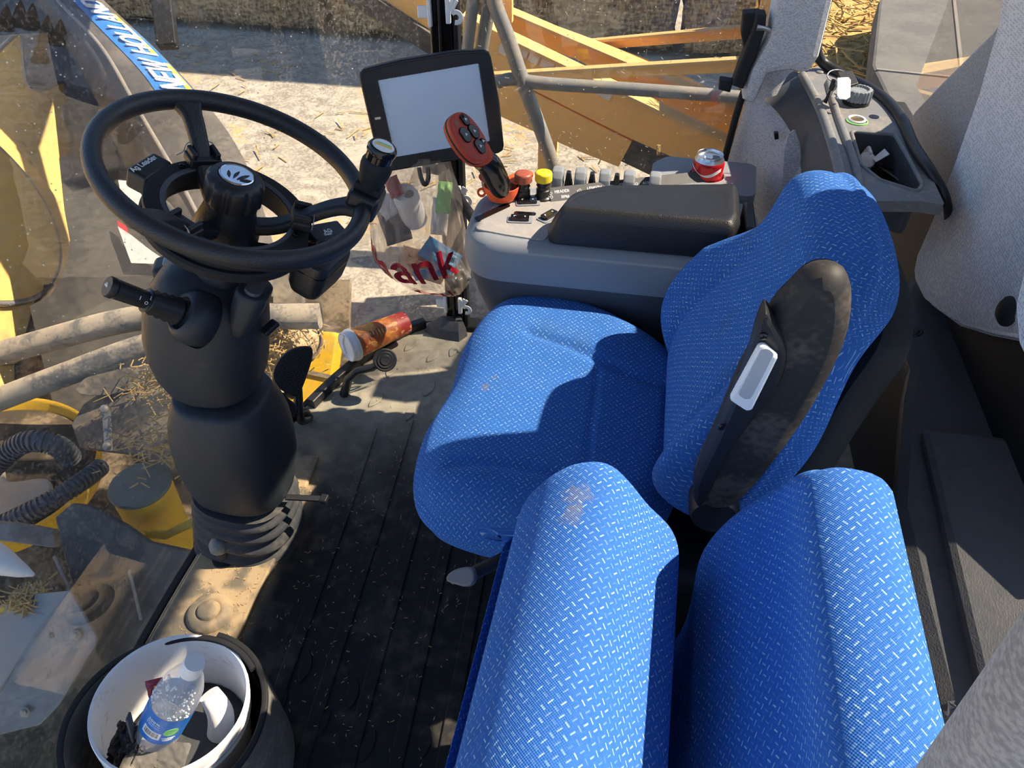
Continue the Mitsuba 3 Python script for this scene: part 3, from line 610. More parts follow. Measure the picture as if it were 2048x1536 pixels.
# keys
kp = P(1668, 196, z=ZS)
ky = thing('key_bunch', 'dark keys on a wire ring with a white tag hanging from the ignition key', 'keys')
t0 = P(1690, 143, z=ZS + 0.055)
part(ky, 'key_head', put(prism(rp([(-0.016, -0.026), (0.016, -0.022), (0.018, 0.014), (-0.012, 0.018)], 0.003), 0.006, 0.0015), frame(P(1691, 158, z=ZS + 0.05), C_R * 0.9 + A([0, 0.2, 0.1]), ez=-C_D + 0.5 * C_U)), 'm_black')
part(ky, 'key_stem', tube([P(1696, 178, z=ZS + 0.002), P(1693, 168, z=ZS + 0.028)], 0.004), 'm_steel')
rc = P(1676, 153, z=ZS + 0.05)
ring3 = A([rc + 0.021 * (math.cos(s) * C_R + math.sin(s) * (0.75 * C_U + 0.3 * C_D)) for s in np.arange(40) * 2 * np.pi / 40])
part(ky, 'ring', tube(ring3, 0.0013, 8, closed=True), 'm_steel')
dk = float(np.dot(P(1689, 176, z=ZS + 0.045) - CAM, C_D)); tg = [P(*q, d=dk) for q in ((1675, 155), (1697, 154), (1702, 160), (1701, 194), (1693, 199), (1679, 198), (1674, 190))]
part(ky, 'tag', slab(tg, 0.0015, 0.0004), 'm_white', label='white plastic key tag')
for i, (a0, b0) in enumerate((((1672, 160), (1648, 205)), ((1668, 158), (1652, 207)), ((1674, 165), (1660, 192)))):
    pa, pb = P(*a0, z=ZS + 0.05), P(*b0, z=ZS + 0.006)
    part(ky, 'key', cat(bar(pa, pa + (pb - pa) * 0.45, 0.014 - 0.002 * i, 0.005, 0.002, C_R), bar(pa + (pb - pa) * 0.4, pb, 0.006, 0.0025, 0.001, C_R)), 'm_black' if i < 2 else 'm_steel')
# odds and ends in the tray
zt = ZS - 0.078
sc = thing('plastic_scoop', 'white plastic clip with rounded ends lying in the shelf tray', 'clip')
part(sc, 'arm', bar(P(1722, 322, z=zt + 0.03), P(1742, 298, z=zt + 0.058), 0.022, 0.008, 0.0039, C_R), 'm_white')
part(sc, 'pad', put(lathe([(0.014, 0), (0.016, 0.004), (0.014, 0.009), (0, 0.010)], 28), aim(P(1732, 322, z=zt + 0.038), -C_D)), 'm_white')
part(sc, 'base', slab([P(*q, z=zt + 0.025) for q in ((1712, 304), (1738, 305), (1752, 330), (1730, 342), (1718, 330))], 0.004, 0.001), 'm_white')
single('paper_strip', 'pale folded card strip in the shelf tray beside the white clip', 'card', slab([P(1745, 317, z=zt + 0.045), P(1769, 297, z=zt + 0.06), P(1779, 308, z=zt + 0.06), P(1752, 324, z=zt + 0.045)], 0.001), 'm_offwhite')
for i in range(11):
    f = i / 10; a_ = P(1738 + 8 * f, 336 - 10 * f, z=zt + 0.02 + 0.004 * (i % 3)); b_ = P(1846 - 26 * rnd.random() - 10 * f, 376 - 8 * f + 6 * rnd.random(), z=zt + 0.02 + 0.003 * (i % 4)); mid_ = (a_ + b_) / 2 + C_U * (0.004 + 0.012 * rnd.random()) - C_R * 0.01 * f
    single('cable_tie', 'black plastic cable tie in the loose bundle in the shelf tray', 'cable tie', sweep(smoothpath([a_, mid_, b_], 14), rrect2(0.0045, 0.0015, 0.0006, 2), C_U), 'm_black', group='cable ties in the tray')
single('cable_tie', 'single grey cable tie lying across the black bundle in the shelf tray', 'cable tie', sweep(smoothpath([P(1758, 332, z=zt + 0.03), P(1792, 356, z=zt + 0.032), P(1826, 386, z=zt + 0.03)], 14), rrect2(0.006, 0.0018, 0.0006, 2), C_U), 'm_wornsteel')

# rear wall: linings, dark lower moulding, rear window
XW = 0.56
fr_px = [(1640, -60), (1640, 60), (1640, 118), (1662, 138), (1722, 168), (1770, 198), (1808, 246), (1835, 250), (1910, 150), (2060, 20), (2060, -60)]
rwp = A([P(*q, x=XW + 0.10) for q in fr_px])
rw = A([[XW + 0.07, 0.95, 0.70], [XW + 0.07, 1.98, 0.70], [XW + 0.10, 1.98, 1.80], [XW + 0.10, 0.95, 1.80]])
struct('window_3', trimesh.Trimesh(rw, [[0, 1, 2], [0, 2, 3]], process=False), 'm_glass')
part('window_3', 'dust_film', trimesh.Trimesh(rw + [0.002, 0, 0], [[0, 1, 2], [0, 2, 3]], process=False), 'm_dust')
part('window_3', 'seal', tube([P(1634, -40, x=.50), P(1636, 60, z=ZS + .10), P(1640, 118, z=ZS + .022), P(1668, 141, z=ZS + .006), P(1722, 168, z=ZS + .004), P(1770, 199, z=ZS + .004), P(1806, 244, z=ZS + .004), P(1826, 290, z=ZS + .004), P(1868, 352, z=ZS + .004), P(1890, 392, z=ZS - .02), P(1896, 440, z=ZS - .08)], [0.011] * 10 + [0.010, 0.008, 0.007], samples=50), 'm_black')
RO, RN = A([0.46, 0, 0.50]), unit([-0.3, 0, 0.954])
def slabp(pix, thick, b, r, push=0.0, o=RO, n=RN):
    q = A([PL(a, c, o, n) for a, c in pix]); c = q.mean(0); M = frame(c, (0, 1, 0), ez=n); L = (np.c_[q, np.ones(len(q))] @ np.linalg.inv(M).T)[:, :2]
    return put(mv(prism(rp(L, r), thick, b), 0, 0, -thick + push), M)
struct('wall_rear', slabp([(1795, 585), (1780, 605), (1788, 660), (1812, 735), (1800, 790), (1794, 850), (1790, 910), (1782, 1010), (1822, 1200), (1880, 1440), (2140, 1420), (2140, 600), (2030, 560), (1950, 540), (1888, 530), (1830, 520)], 0.08, 0.022, 0.012), 'm_trim')
part('wall_rear', 'lower_panel', put(prism([(0.10, 0.02), (1.98, 0.02), (1.98, 0.66), (1.10, 0.70), (0.885, 0.70), (0.66, 0.615), (0.655, 0.53), (0.10, 0.50)], 0.03, 0.004), frame((0.59, 0, 0), (0, 1, 0), ez=(1, 0, 0))), 'm_blackmatte')
part('wall_rear', 'box_lid', slabp([(1840, 880), (1852, 872), (1930, 878), (2120, 910), (2120, 1440), (1962, 1420), (1930, 1280), (1885, 1080)], 0.05, 0.012, 0.006, push=0.022), 'm_trim', label='raised lid moulded into the dark rear panel')
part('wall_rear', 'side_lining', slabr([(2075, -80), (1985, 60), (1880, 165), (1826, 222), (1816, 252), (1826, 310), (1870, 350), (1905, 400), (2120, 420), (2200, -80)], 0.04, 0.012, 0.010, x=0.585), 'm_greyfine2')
part('wall_rear', 'centre_lining', slabr([(2000, -90), (1978, 60), (1945, 180), (1900, 310), (1858, 420), (1824, 500), (1812, 560), (1834, 606), (1888, 648), (1950, 668), (2030, 684), (2240, 700), (2240, -90)], 0.06, 0.035, 0.03, push=0.0, x=0.545), 'm_greycloth')
part('wall_rear', 'near_lining', slabr([(2040, 520), (2018, 610), (2024, 690), (2052, 752), (2110, 790), (2140, 790), (2140, 440), (2080, 440)], 0.06, 0.018, 0.010, x=0.44), 'm_greycloth')
part('wall_rear', 'lining_button', put(lathe([(0.022, 0), (0.022, 0.004), (0.016, 0.010), (0.006, 0.012), (0.0, 0.012)], 28), aim(P(2018, 623, x=0.546), (-1, -0.1, 0.1))), 'm_blackmatte')
for q in ((1828, 664), (1976, 711)):
    part('wall_rear', 'fastener', put(lathe([(0.015, 0), (0.014, 0.002), (0.010, 0.002), (0.009, 0.004), (0.004, 0.005), (0.0, 0.004)], 24), aim(PL(*q, RO, RN), RN)), 'm_black')
# upper blind part of the rear wall behind the seats (its right edge shades the cab's middle)
part('wall_rear', 'upper_panel', mv(rbox(0.03, 0.25, 0.91, 0.012), 0.635, 0.985, 1.095), 'm_greycloth')
part('wall_rear', 'header', mv(rbox(0.05, 2.1, 0.05, 0.02), 0.67, 0.85, 1.80), 'm_roof')
# near door pillar, close to the camera
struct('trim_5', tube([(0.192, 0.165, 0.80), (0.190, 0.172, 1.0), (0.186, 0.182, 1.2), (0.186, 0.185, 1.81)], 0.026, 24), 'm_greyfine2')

# ================================================================ right-hand control console
co = thing('control_console', 'long grey control console with rounded front end along the right side of the driver seat', 'console')
def con(inset, z, shx=0.0):
    x0, x1, y0, y1 = -0.325 + inset + shx, 0.245, 1.245 + inset, 1.515 - inset * 0.5
    return np.c_[rp([(x0, y0), (x1, y0 - 0.0), (x1, y1), (x0, y1 - 0.04)], 0.075, 100), np.full(100, z)]
part(co, 'upper_body', loft([con(0.0, 0.532), con(-0.004, 0.56), con(-0.002, 0.595), con(0.003, 0.607), con(0.010, 0.615), con(0.020, 0.618)]), 'm_console', 40)
part(co, 'lower_body', loft([con(0.075, 0.03, 0.03), con(0.062, 0.20, 0.02), con(0.038, 0.36, 0.008), con(0.014, 0.47), con(0.003, 0.528), con(0.006, 0.531)]), 'm_consolelow', 40)
tp = A([P(*q, z=0.6195)[:2] for q in ((948, 458), (975, 425), (1008, 388), (1040, 382), (1110, 392), (1160, 400), (1088, 482), (1010, 470))])
part(co, 'control_deck', mv(prism(rp(tp, 0.012), 0.004, 0.0015), 0, 0, 0.617), 'm_consoletop')
part(co, 'lever_slot', put(prism(rp([(-0.045, -0.008), (0.045, -0.008), (0.045, 0.008), (-0.045, 0.008)], 0.007), 0.0008), frame(P(985, 424, z=0.6213), (0.6, 0.8, 0), ez=(0, 0, 1))), 'm_gloss')
part(co, 'lever_slot', put(prism(rp([(-0.022, -0.006), (0.022, -0.006), (0.022, 0.006), (-0.022, 0.006)], 0.005), 0.0008), frame(P(1050, 427, z=0.6213), (1, 0.05, 0), ez=(0, 0, 1))), 'm_gloss')
def rocker(px_, py_, ang=0.1):
    c = P(px_, py_, z=0.6212); M = frame(c, (math.cos(ang), math.sin(ang), 0), ez=(0, 0, 1))
    k = part(co, 'rocker_switch', put(prism(rp([(-0.025, -0.013), (0.025, -0.013), (0.025, 0.013), (-0.025, 0.013)], 0.004), 0.002, 0.0006), M), 'm_console')
    part(k, 'rocker', put(loft([np.c_[rrect2(0.036, 0.017, 0.003), np.full(20, 0.002)], np.c_[rrect2(0.036, 0.017, 0.003), 0.006 + 0.0025 * np.abs(rrect2(0.036, 0.017, 0.003)[:, 0]) / 0.018], np.c_[rrect2(0.03, 0.012, 0.003), 0.0062 + 0.002 * np.abs(rrect2(0.03, 0.012, 0.003)[:, 0]) / 0.018]]), M), 'm_gloss')
    part(k, 'symbol', put(cat(mv(rbox(0.004, 0.0015, 0.0006, 0.0002), -0.010, 0.002, 0.0087), mv(rbox(0.0015, 0.004, 0.0006, 0.0002), -0.012, 0.0, 0.0087), mv(rbox(0.003, 0.003, 0.0006, 0.0002), 0.010, 0, 0.0087)), M), 'm_print')
rocker(1040, 440); rocker(1056, 406, 0.25); rocker(1098, 434, 1.0)
# padded armrest box
def arm(ins, z, up_=0.0):
    q = [(-0.165, 1.262), (0.185, 1.262), (0.198, 1.30), (0.20, 1.425), (0.19, 1.437), (-0.06, 1.385), (-0.120, 1.345)]
    o = rp(q, 0.016, 90); o = o if Polygon(o).exterior.is_ccw else o[::-1]; o = miter(o, min(ins, 0.010)); c = A([0.03, 1.335])
    o = c + (o - c) * (1 - max(0.0, ins - 0.010) * A([3.5, 9.0]))
    o = np.c_[o, np.full(90, z)]; o[:, 0] += up_ * np.clip(0.5 - (o[:, 0] + 0.17) / 0.1, 0, 1) * 0.05
    return o
part(co, 'armrest_pad', loft([arm(0.0, 0.6185), arm(-0.003, 0.64), arm(0.0, 0.668, 0.6), arm(0.005, 0.681, 0.9), arm(0.013, 0.689, 1.0), arm(0.024, 0.692, 1.0), arm(0.05, 0.6915, 1.0), arm(0.058, 0.6895, 1)]), 'm_leather', 45, label='black grained armrest pad with scuffed top')
part(co, 'armrest_hinge', mv(rbox(0.02, 0.10, 0.055, 0.006), 0.216, 1.34, 0.645), 'm_black')
# legend strip with its lettering and the finned lever gate
s0, s1 = P(1098, 392, z=0.628), P(1420, 356, z=0.628)
sdir = unit(s1 - s0); sn = unit(np.cross(sdir, (0, 0, 1))); sup = unit(A([0, 0, 1]) * 0.75 - sn * 0.65 * -1)
face = unit(A([0, 0, 1.0]) + 0.9 * sn)
Ls = np.linalg.norm(s1 - s0)
def strip(u, w_, h=0.0): return s0 + sdir * u + np.cross(face, sdir) * w_ + face * h
MS = frame(s0 + sdir * Ls / 2, sdir, ez=face)
part(co, 'legend_strip', put(rbox(Ls, 0.034, 0.006, 0.002), MS), 'm_greylabel')
for txt, u, v in (('HEADER', 0.028, 0.006), ('RPM', 0.033, -0.006), ('LENGTH', 0.098, 0.006), ('OF CUT', 0.098, -0.006), ('CP', 0.157, 0.006), ('OPENING', 0.157, -0.006), ('AUX 1', 0.214, 0.004)):
    M = MS.copy(); M[:3, 3] = MS[:3, 3] + MS[:3, 0] * (u - Ls / 2) + MS[:3, 1] * v + MS[:3, 2] * 0.003
    part(co, 'lettering', words(txt, 0.0058, M, 0.0004), 'm_print')
for u in (0.004, 0.066, 0.128, 0.19):
    M = MS.copy(); M[:3, 3] = MS[:3, 3] + MS[:3, 0] * (u - Ls / 2) + MS[:3, 2] * 0.003
    part(co, 'symbol', put(cat(mv(lathe([(0.0022, 0), (0.003, 0), (0.003, 0.0004), (0.0022, 0.0004), (0.0022, 0)], 16, cap=False), 0, 0.004, 0), mv(lathe([(0.0022, 0), (0.003, 0), (0.003, 0.0004), (0.0022, 0.0004), (0.0022, 0)], 16, cap=False), 0, -0.004, 0), mv(rbox(0.001, 0.010, 0.0006, 0.0002), -0.005, 0, 0)), M), 'm_print')
for i, px_ in enumerate((1115, 1161, 1210, 1258, 1309)):
    c = P(px_, 372 - 0.045 * (px_ - 1122), z=0.618); c[1] = 1.492 + 0.06 * (c[0] + 0.16)
    f = [(-0.026, 0.0), (0.026, 0.0), (0.026, 0.030), (0.020, 0.040), (0.008, 0.045), (-0.008, 0.042), (-0.018, 0.030)]
    part(co, 'gate_fin', put(prism(rp(f, 0.006), 0.024, 0.005), frame(c - [0.012, 0, 0.004], (0, 1, 0), ez=(1, 0, 0))), 'm_console')
for i, px_ in enumerate((1138, 1185, 1234)):
    c = P(px_, 368 - 0.045 * (px_ - 1122), z=0.618); c[1] = 1.49 + 0.06 * (c[0] + 0.16)
    part(co, 'gate_lever', put(loft([np.c_[rrect2(0.018, 0.026, 0.004), np.full(20, 0.0)], np.c_[rrect2(0.012, 0.018, 0.004), np.full(20, 0.022)], np.c_[rrect2(0.009, 0.014, 0.003), np.full(20, 0.036)], np.c_[rrect2(0.006, 0.010, 0.002), np.full(20, 0.038)]]), frame(c, (1, 0, 0), ez=(0.0, -0.12, 1))), 'm_black')
# cup holder block at the rear end
ch = rp([(0.03, 1.525), (0.245, 1.50), (0.255, 1.655), (0.06, 1.66), (0.03, 1.62)], 0.02)
part(co, 'cup_holder', mv(cat(*[trimesh.creation.extrude_polygon(Polygon(ch).difference(shapely.Point(0.147, 1.585).buffer(0.037)), 0.06, engine='earcut')]), 0, 0, 0.565), 'm_console')
part(co, 'cup_holder_floor', mv(prism(rp([(0.05, 1.53), (0.235, 1.53), (0.235, 1.64), (0.06, 1.64)], 0.01), 0.05, 0.003), 0, 0, 0.515), 'm_blackmatte')
# soda can
cn = thing('soda_can', 'opened red and silver soda can standing in the cup holder behind the armrest', 'can')
cc = [0.147, 1.585, 0.566]
part(cn, 'body', mv(lathe([(0.024, 0.0), (0.031, 0.010), (0.033, 0.016), (0.033, 0.088), (0.0315, 0.094), (0.0285, 0.099)], 48, cap=False), *cc), 'm_canred')
part(cn, 'neck', mv(lathe([(0.0312, 0.0945), (0.0288, 0.0990), (0.0272, 0.102), (0.0265, 0.1045), (0.0276, 0.106), (0.0272, 0.1068), (0.0260, 0.106), (0.0245, 0.102), (0.0235, 0.1005), (0.012, 0.1005), (0.0, 0.1005)], 48, cap=False), *cc), 'm_alu')
part(cn, 'pull_tab', mv(put(prism(curve2([(-0.004, -0.007), (0.010, -0.0065), (0.014, 0), (0.010, 0.0065), (-0.004, 0.007), (-0.009, 0)], 28), 0.0012, 0.0004), frame((0, 0, 0), (-0.2, 0.9, 0), ez=(0, 0, 1))), cc[0] - 0.002, cc[1] - 0.004, cc[2] + 0.1012), 'm_alu')
part(cn, 'mouth', mv(put(prism(curve2([(-0.008, -0.009), (0.006, -0.010), (0.010, 0), (0.006, 0.010), (-0.008, 0.009), (-0.010, 0)], 28), 0.0004), frame((0, 0, 0), (1, -0.3, 0), ez=(0, 0, 1))), cc[0] + 0.011, cc[1] - 0.005, cc[2] + 0.1009), 'm_gloss', label='dark drinking opening')
band = lathe([(0.0331, 0.070), (0.0333, 0.071), (0.0333, 0.078), (0.0331, 0.079)], 60, cap=False)
part(cn, 'white_swirl', mv(loft([np.c_[0.0333 * np.cos(a := np.linspace(3.2, 5.6, 40)), 0.0333 * np.sin(a), 0.074 + 0.006 * np.sin(a * 2.4)], np.c_[0.0333 * np.cos(a), 0.0333 * np.sin(a), 0.079 + 0.007 * np.sin(a * 2.4 + 0.5)]], cap=False, close=False), *cc), 'm_white')

# ================================================================ steering wheel and column
WC = A([-0.578, 0.957, 0.874]); WN = unit(A([0.436, 0.022, 1.0])); WX = unit(np.cross([0, 1, 0], WN)); WY = np.cross(WN, WX)
def PW(px_, py_, h=0.0):
    r = C_R * (px_ - 1024) - C_U * (py_ - 768) + C_D * FOC
    s = np.dot(WC + h * WN - CAM, WN) / np.dot(r, WN); return CAM + r * s
def W(r, a, h): return WC + r * (math.cos(a) * WX + math.sin(a) * WY) + h * WN
def wang(px_, py_): q = PW(px_, py_) - WC; return math.atan2(np.dot(q, WY), np.dot(q, WX))
MW = np.eye(4); MW[:3, 0], MW[:3, 1], MW[:3, 2], MW[:3, 3] = WX, WY, WN, WC
cl = thing('steering_column', 'dark blue-grey moulded steering column with a black wheel, rising from a ribbed boot', 'steering column')
ths = np.arange(120) * 2 * np.pi / 120
RT = 0.187
prof = np.stack([0.0135 * np.cos(c := np.arange(18) * 2 * np.pi / 18), 0.0155 * np.sin(c)], 1)
rim = loft(A([[W(RT + p[0], a, p[1]) for p in prof] for a in np.r_[ths, 0]]), cap=False)
sw = part(cl, 'steering_wheel', rim, 'm_leather', True, label='black three-spoke steering wheel')
for q in ((378, 210), (708, 408), (292, 440)):
    a = wang(*q); ds = W(1, a, 0) - WC; side = np.cross(WN, ds)
    path = smoothpath([W(RT + 0.001, a, -0.002), W(RT - 0.03, a, -0.010), W(0.115, a, -0.040), W(0.07, a, -0.075), W(0.02, a, -0.088)], 26)
    wid = np.interp(np.linspace(0, 1, 26), [0, 0.07, 0.18, 0.4, 1], [2.3, 1.7, 1.15, 1.0, 1.2])
    rows = []
    t = np.gradient(path, axis=0); t /= np.linalg.norm(t, axis=1, keepdims=True)
    for p, tt, w_ in zip(path, t, wid):
        up_ = np.cross(side, tt); rr2 = rrect2(0.027 * w_, 0.019, 0.007)
        rows.append(p + rr2[:, :1] * side + rr2[:, 1:] * up_)
    part(sw, 'spoke', loft(A(rows)), 'm_leather', True)
part(sw, 'hub', put(lathe([(0.050, -0.115), (0.050, -0.10), (0.042, -0.075), (0.038, -0.060), (0.036, -0.045)], 40), MW), 'm_leather', 40)
a = np.arange(180) * 2 * np.pi / 180
lob = 0.0425 - 0.0028 * np.maximum(0, np.cos(a * 9)) ** 2.0
lb = np.stack([lob * np.cos(a), lob * np.sin(a)], 1); rd = np.stack([np.cos(a), np.sin(a)], 1)
kr = [np.c_[rd * 0.036, np.full(180, -0.046)]] + [np.c_[lb * s, np.full(180, z)] for s, z in ((0.97, -0.046), (1, -0.043), (1, -0.018), (0.985, -0.012), (0.95, -0.008))] + [np.c_[rd * r, np.full(180, z)] for r, z in ((0.036, -0.004), (0.032, -0.002), (0.0265, -0.0015), (0.0255, -0.003))]
part(sw, 'centre_knob', put(loft(kr), MW), 'm_black', 40)
part(sw, 'emblem', put(lathe([(0.0255, -0.003), (0.0250, 0.0), (0.0235, 0.0012), (0.0220, 0.0002), (0.0, 0.0010)], 48), MW), 'm_chrome', 40, label='round chrome emblem of curved leaf shapes')
for k, (cx, ang, L_) in enumerate(((-0.012, 1.9, 0.016), (-0.004, 1.35, 0.022), (0.005, 0.95, 0.024), (0.012, 0.45, 0.018))):
    t = np.linspace(0, 1, 12); o = np.r_[np.stack([t * L_, 0.0028 * np.sin(np.pi * t)], 1), np.stack([t[::-1] * L_, -0.0022 * np.sin(np.pi * t[::-1])], 1)[1:-1]]
    R2 = A([[math.cos(ang), -math.sin(ang)], [math.sin(ang), math.cos(ang)]]); o = o @ R2.T + [cx * 0.6, -0.013]
    yaw_e = frame((0, 0, 0), MW[:3, :3].T @ (C_R - np.dot(C_R, WN) * WN), ez=(0, 0, 1))
    part(sw, 'emblem_leaf', put(put(mv(prism(o[::-1], 0.0008), 0, 0, 0.0008), yaw_e), MW), 'm_black')
# spinner knob clamped to the rim
aS = wang(708, 400)
MS_ = aim(W(RT, aS, 0.0), WN + 0.05 * C_R, (0, 1, 0))
sp = thing('spinner_knob', 'black spinner knob with a beige cap clamped on the steering wheel rim', 'knob')
part(sp, 'clamp', put(mv(rbox(0.050, 0.056, 0.042, 0.008), 0, 0, 0.000), frame(W(RT + 0.004, aS, 0.004), WX, ez=WN)), 'm_black')
part(sp, 'clamp_cap', put(rbox(0.044, 0.030, 0.014, 0.004), frame(W(RT + 0.004, aS, 0.030), WX, ez=WN)), 'm_blackmatte')
part(sp, 'grip', put(lathe([(0.017, 0.022), (0.020, 0.034), (0.023, 0.048), (0.0245, 0.058), (0.024, 0.066), (0.0215, 0.071), (0.020, 0.073), (0.0, 0.073)], 40), frame(W(RT + 0.004, aS, 0.008), WX, ez=WN)), 'm_blackmatte', 40)
MC = frame(W(RT + 0.004, aS, 0.008), WX, ez=WN)
part(sp, 'collar', put(lathe([(0.0205, 0.073), (0.0205, 0.084), (0.0225, 0.086), (0.0225, 0.092), (0.0205, 0.096), (0.018, 0.097), (0.0175, 0.096)], 40, cap=False), MC), 'm_gloss', 40)
cp_ = part(sp, 'cap', put(lathe([(0.0175, 0.0955), (0.0165, 0.0972), (0.012, 0.0978), (0.0, 0.0980)], 40), MC), 'm_offwhite', 40, label='beige cap with a yellow stripe')
part(cp_, 'stripe', put(mv(rbox(0.026, 0.0042, 0.0008, 0.0003), 0, -0.002, 0.0981), frame(MC[:3, 3], unit(C_R - np.dot(C_R, WN) * WN), ez=WN)), 'm_decalyellow')
part(cp_, 'green_line', put(mv(rbox(0.022, 0.0022, 0.0008, 0.0003), 0.001, 0.003, 0.0981), frame(MC[:3, 3], unit(C_R - np.dot(C_R, WN) * WN), ez=WN)), 'm_green')

# motor ring of the steering assist below the wheel
mr = thing('steering_motor', 'black ring-shaped steering assist motor mounted under the steering wheel', 'motor')
part(mr, 'ring', put(lathe([(0.090, -0.085), (0.090, -0.062), (0.093, -0.059), (0.113, -0.059), (0.120, -0.063), (0.121, -0.072), (0.116, -0.074), (0.116, -0.085), (0.090, -0.085)], 90, cap=False), MW), 'm_blackmatte', 35)
part(mr, 'inner_lip', put(lathe([(0.090, -0.060), (0.094, -0.0575), (0.0965, -0.0575), (0.098, -0.059)], 90, cap=False), MW), 'm_greylabel', 35)
part(mr, 'lower_ring', put(lathe([(0.100, -0.104), (0.100, -0.086), (0.121, -0.086), (0.124, -0.090), (0.123, -0.101), (0.117, -0.106), (0.100, -0.104)], 90, cap=False), MW), 'm_blackmatte', 35)
for q in ((378, 210), (708, 408), (292, 440)):
    a = wang(*q)
    Mb = frame(W(0.104, a, -0.058), W(1, a, 0) - WC, ez=WN)
    part(mr, 'spoke_clamp', put(cat(mv(rbox(0.030, 0.050, 0.016, 0.004), 0, 0, 0.0085), mv(rbox(0.028, 0.008, 0.024, 0.003), 0, 0.018, 0.014), mv(rbox(0.028, 0.008, 0.024, 0.003), 0, -0.018, 0.014)), Mb), 'm_black')
    part(mr, 'spring_clip', put(tube([(0.016, -0.023, 0.008), (0.016, -0.022, 0.022), (0.016, -0.014, 0.0285), (0.016, 0.014, 0.0285), (0.016, 0.022, 0.022), (0.016, 0.024, 0.012), (0.020, 0.032, 0.002)], 0.0009, 8, samples=30), Mb), 'm_wornsteel', label='thin wire spring')
    for s in (-0.33, 0.33):
        part(mr, 'screw', put(lathe([(0.005, 0), (0.005, 0.0022), (0.003, 0.003), (0.0028, 0.0015), (0, 0.0015)], 18), frame(W(0.104, a + s, -0.0590), WX, ez=WN)), 'm_gloss')
u1 = PW(286, 338, -0.075); aU = math.atan2(np.dot(u1 - WC, WY), np.dot(u1 - WC, WX))
Mu = frame(W(0.133, aU, -0.078), -np.cross(WN, W(1, aU, 0) - WC), ez=WN)
bx1 = part(mr, 'sensor_box', put(rbox(0.066, 0.034, 0.034, 0.006), Mu), 'm_black')
tdir = PW(306, 318, -0.061) - PW(268, 340, -0.061)
Mt = frame(PW(287, 327, -0.0606), tdir, ez=WN)
part(bx1, 'lettering', words('Ag Leader', 0.0085, Mt, 0.0004), 'm_print')
mo = PW(642, 520, -0.12)
Mm = frame(mo, PW(700, 470, -0.12) - PW(590, 560, -0.12), ez=WN)
mbox = loft([np.c_[rrect2(0.105 * s, 0.062 * s2, 0.02 * s, 6), np.full(28, z)] for s, s2, z in ((0.70, 0.62, -0.055), (0.85, 0.82, -0.050), (0.96, 0.96, -0.035), (1, 1, -0.012), (1, 1, 0.010), (0.96, 0.94, 0.018), (0.80, 0.72, 0.020))])
hb = part(mr, 'motor_housing', put(mbox, Mm), 'm_black', 45)
part(hb, 'seam', put(loft([np.c_[rrect2(0.1065, 0.0635, 0.02, 6), np.full(28, z)] for z in (-0.0005, 0.0015)], cap=False), Mm), 'm_gloss')
Ml = frame(PW(655, 462, -0.085), PW(672, 456, -0.085) - PW(640, 462, -0.085), ez=WN)
part(mr, 'sensor_plate', put(rbox(0.07, 0.042, 0.02, 0.005), frame(PW(652, 470, -0.095), PW(672, 456, -0.095) - PW(640, 462, -0.095), ez=WN)), 'm_black')
part(mr, 'lettering', words('AG', 0.0085, Ml, 0.0004), 'm_print')
part(mr, 'lettering', words('Steer', 0.0045, frame(PW(656, 468, -0.085), PW(672, 462, -0.085) - PW(640, 468, -0.085), ez=WN), 0.0004), 'm_print')
part(mr, 'bearing_tube', put(lathe([(0.040, -0.22), (0.040, -0.150), (0.044, -0.145), (0.044, -0.117)], 36), MW), 'm_boot')
part(mr, 'lower_arm', put(rbox(0.12, 0.04, 0.016, 0.006), frame(PW(560, 512, -0.112), PW(640, 520, -0.112) - PW(500, 500, -0.112), ez=WN)), 'm_blackmatte')

# column: lofted sections along its leaning axis
def column_mesh(rows, ry=0.9, ya=0.95, n=56, e=2.6):
    R3 = []
    pts = A([P(r[0], r[1], y=ya) for r in rows]); dep = (pts - CAM) @ C_D
    t = np.gradient(pts, axis=0); t /= np.linalg.norm(t, axis=1, keepdims=True)
    a = np.arange(n) * 2 * np.pi / n
    for p, d_, tt, r in zip(pts, dep, t, rows):
        w_ = r[2] * d_ / FOC / 2; sx = unit(np.cross([0, 1, 0], tt)); sy = np.cross(tt, sx)
        ca, sa = np.sign(np.cos(a)) * np.abs(np.cos(a)) ** (2 / e), np.sign(np.sin(a)) * np.abs(np.sin(a)) ** (2 / e)
        R3.append(p + w_ * ca[:, None] * sx + w_ * ry * sa[:, None] * sy)
    return loft(A(R3))
part(cl, 'lower_shroud', column_mesh([(490, 968, 168), (488, 962, 188), (484, 940, 206), (475, 905, 222), (466, 868, 228), (459, 835, 224), (452, 808, 208), (446, 790, 190), (442, 776, 176)]), 'm_column', True)
part(cl, 'head_shroud', column_mesh([(440, 776, 120), (437, 770, 148), (432, 756, 178), (425, 730, 206), (419, 700, 222), (415, 668, 230), (416, 632, 231), (421, 598, 222), (428, 572, 200), (433, 555, 165), (438, 545, 110), (440, 542, 60)]), 'm_column', True)
br = []
for k in range(29):
    t = k / 28; cy = 1072 - 100 * t; cx = 503 + (490 - 503) * t; w_ = 192 - 8 * t
    br.append((cx, cy, w_ + 15 * math.sin(t * 2 * math.pi * 5 + 0.5 * math.sin(7 * t)) * (1 - 0.35 * t)))
part(cl, 'rubber_boot', column_mesh(br, 0.95), 'm_boot', True, label='grey ribbed rubber boot')
sd = P(478, 788, y=0.95)
ln = [P(*q, y=q2) for q, q2 in (((512, 738), .845), ((528, 790), .86), ((556, 860), .85), ((575, 930), .86))]
pw = P(512, 598, y=0.90)
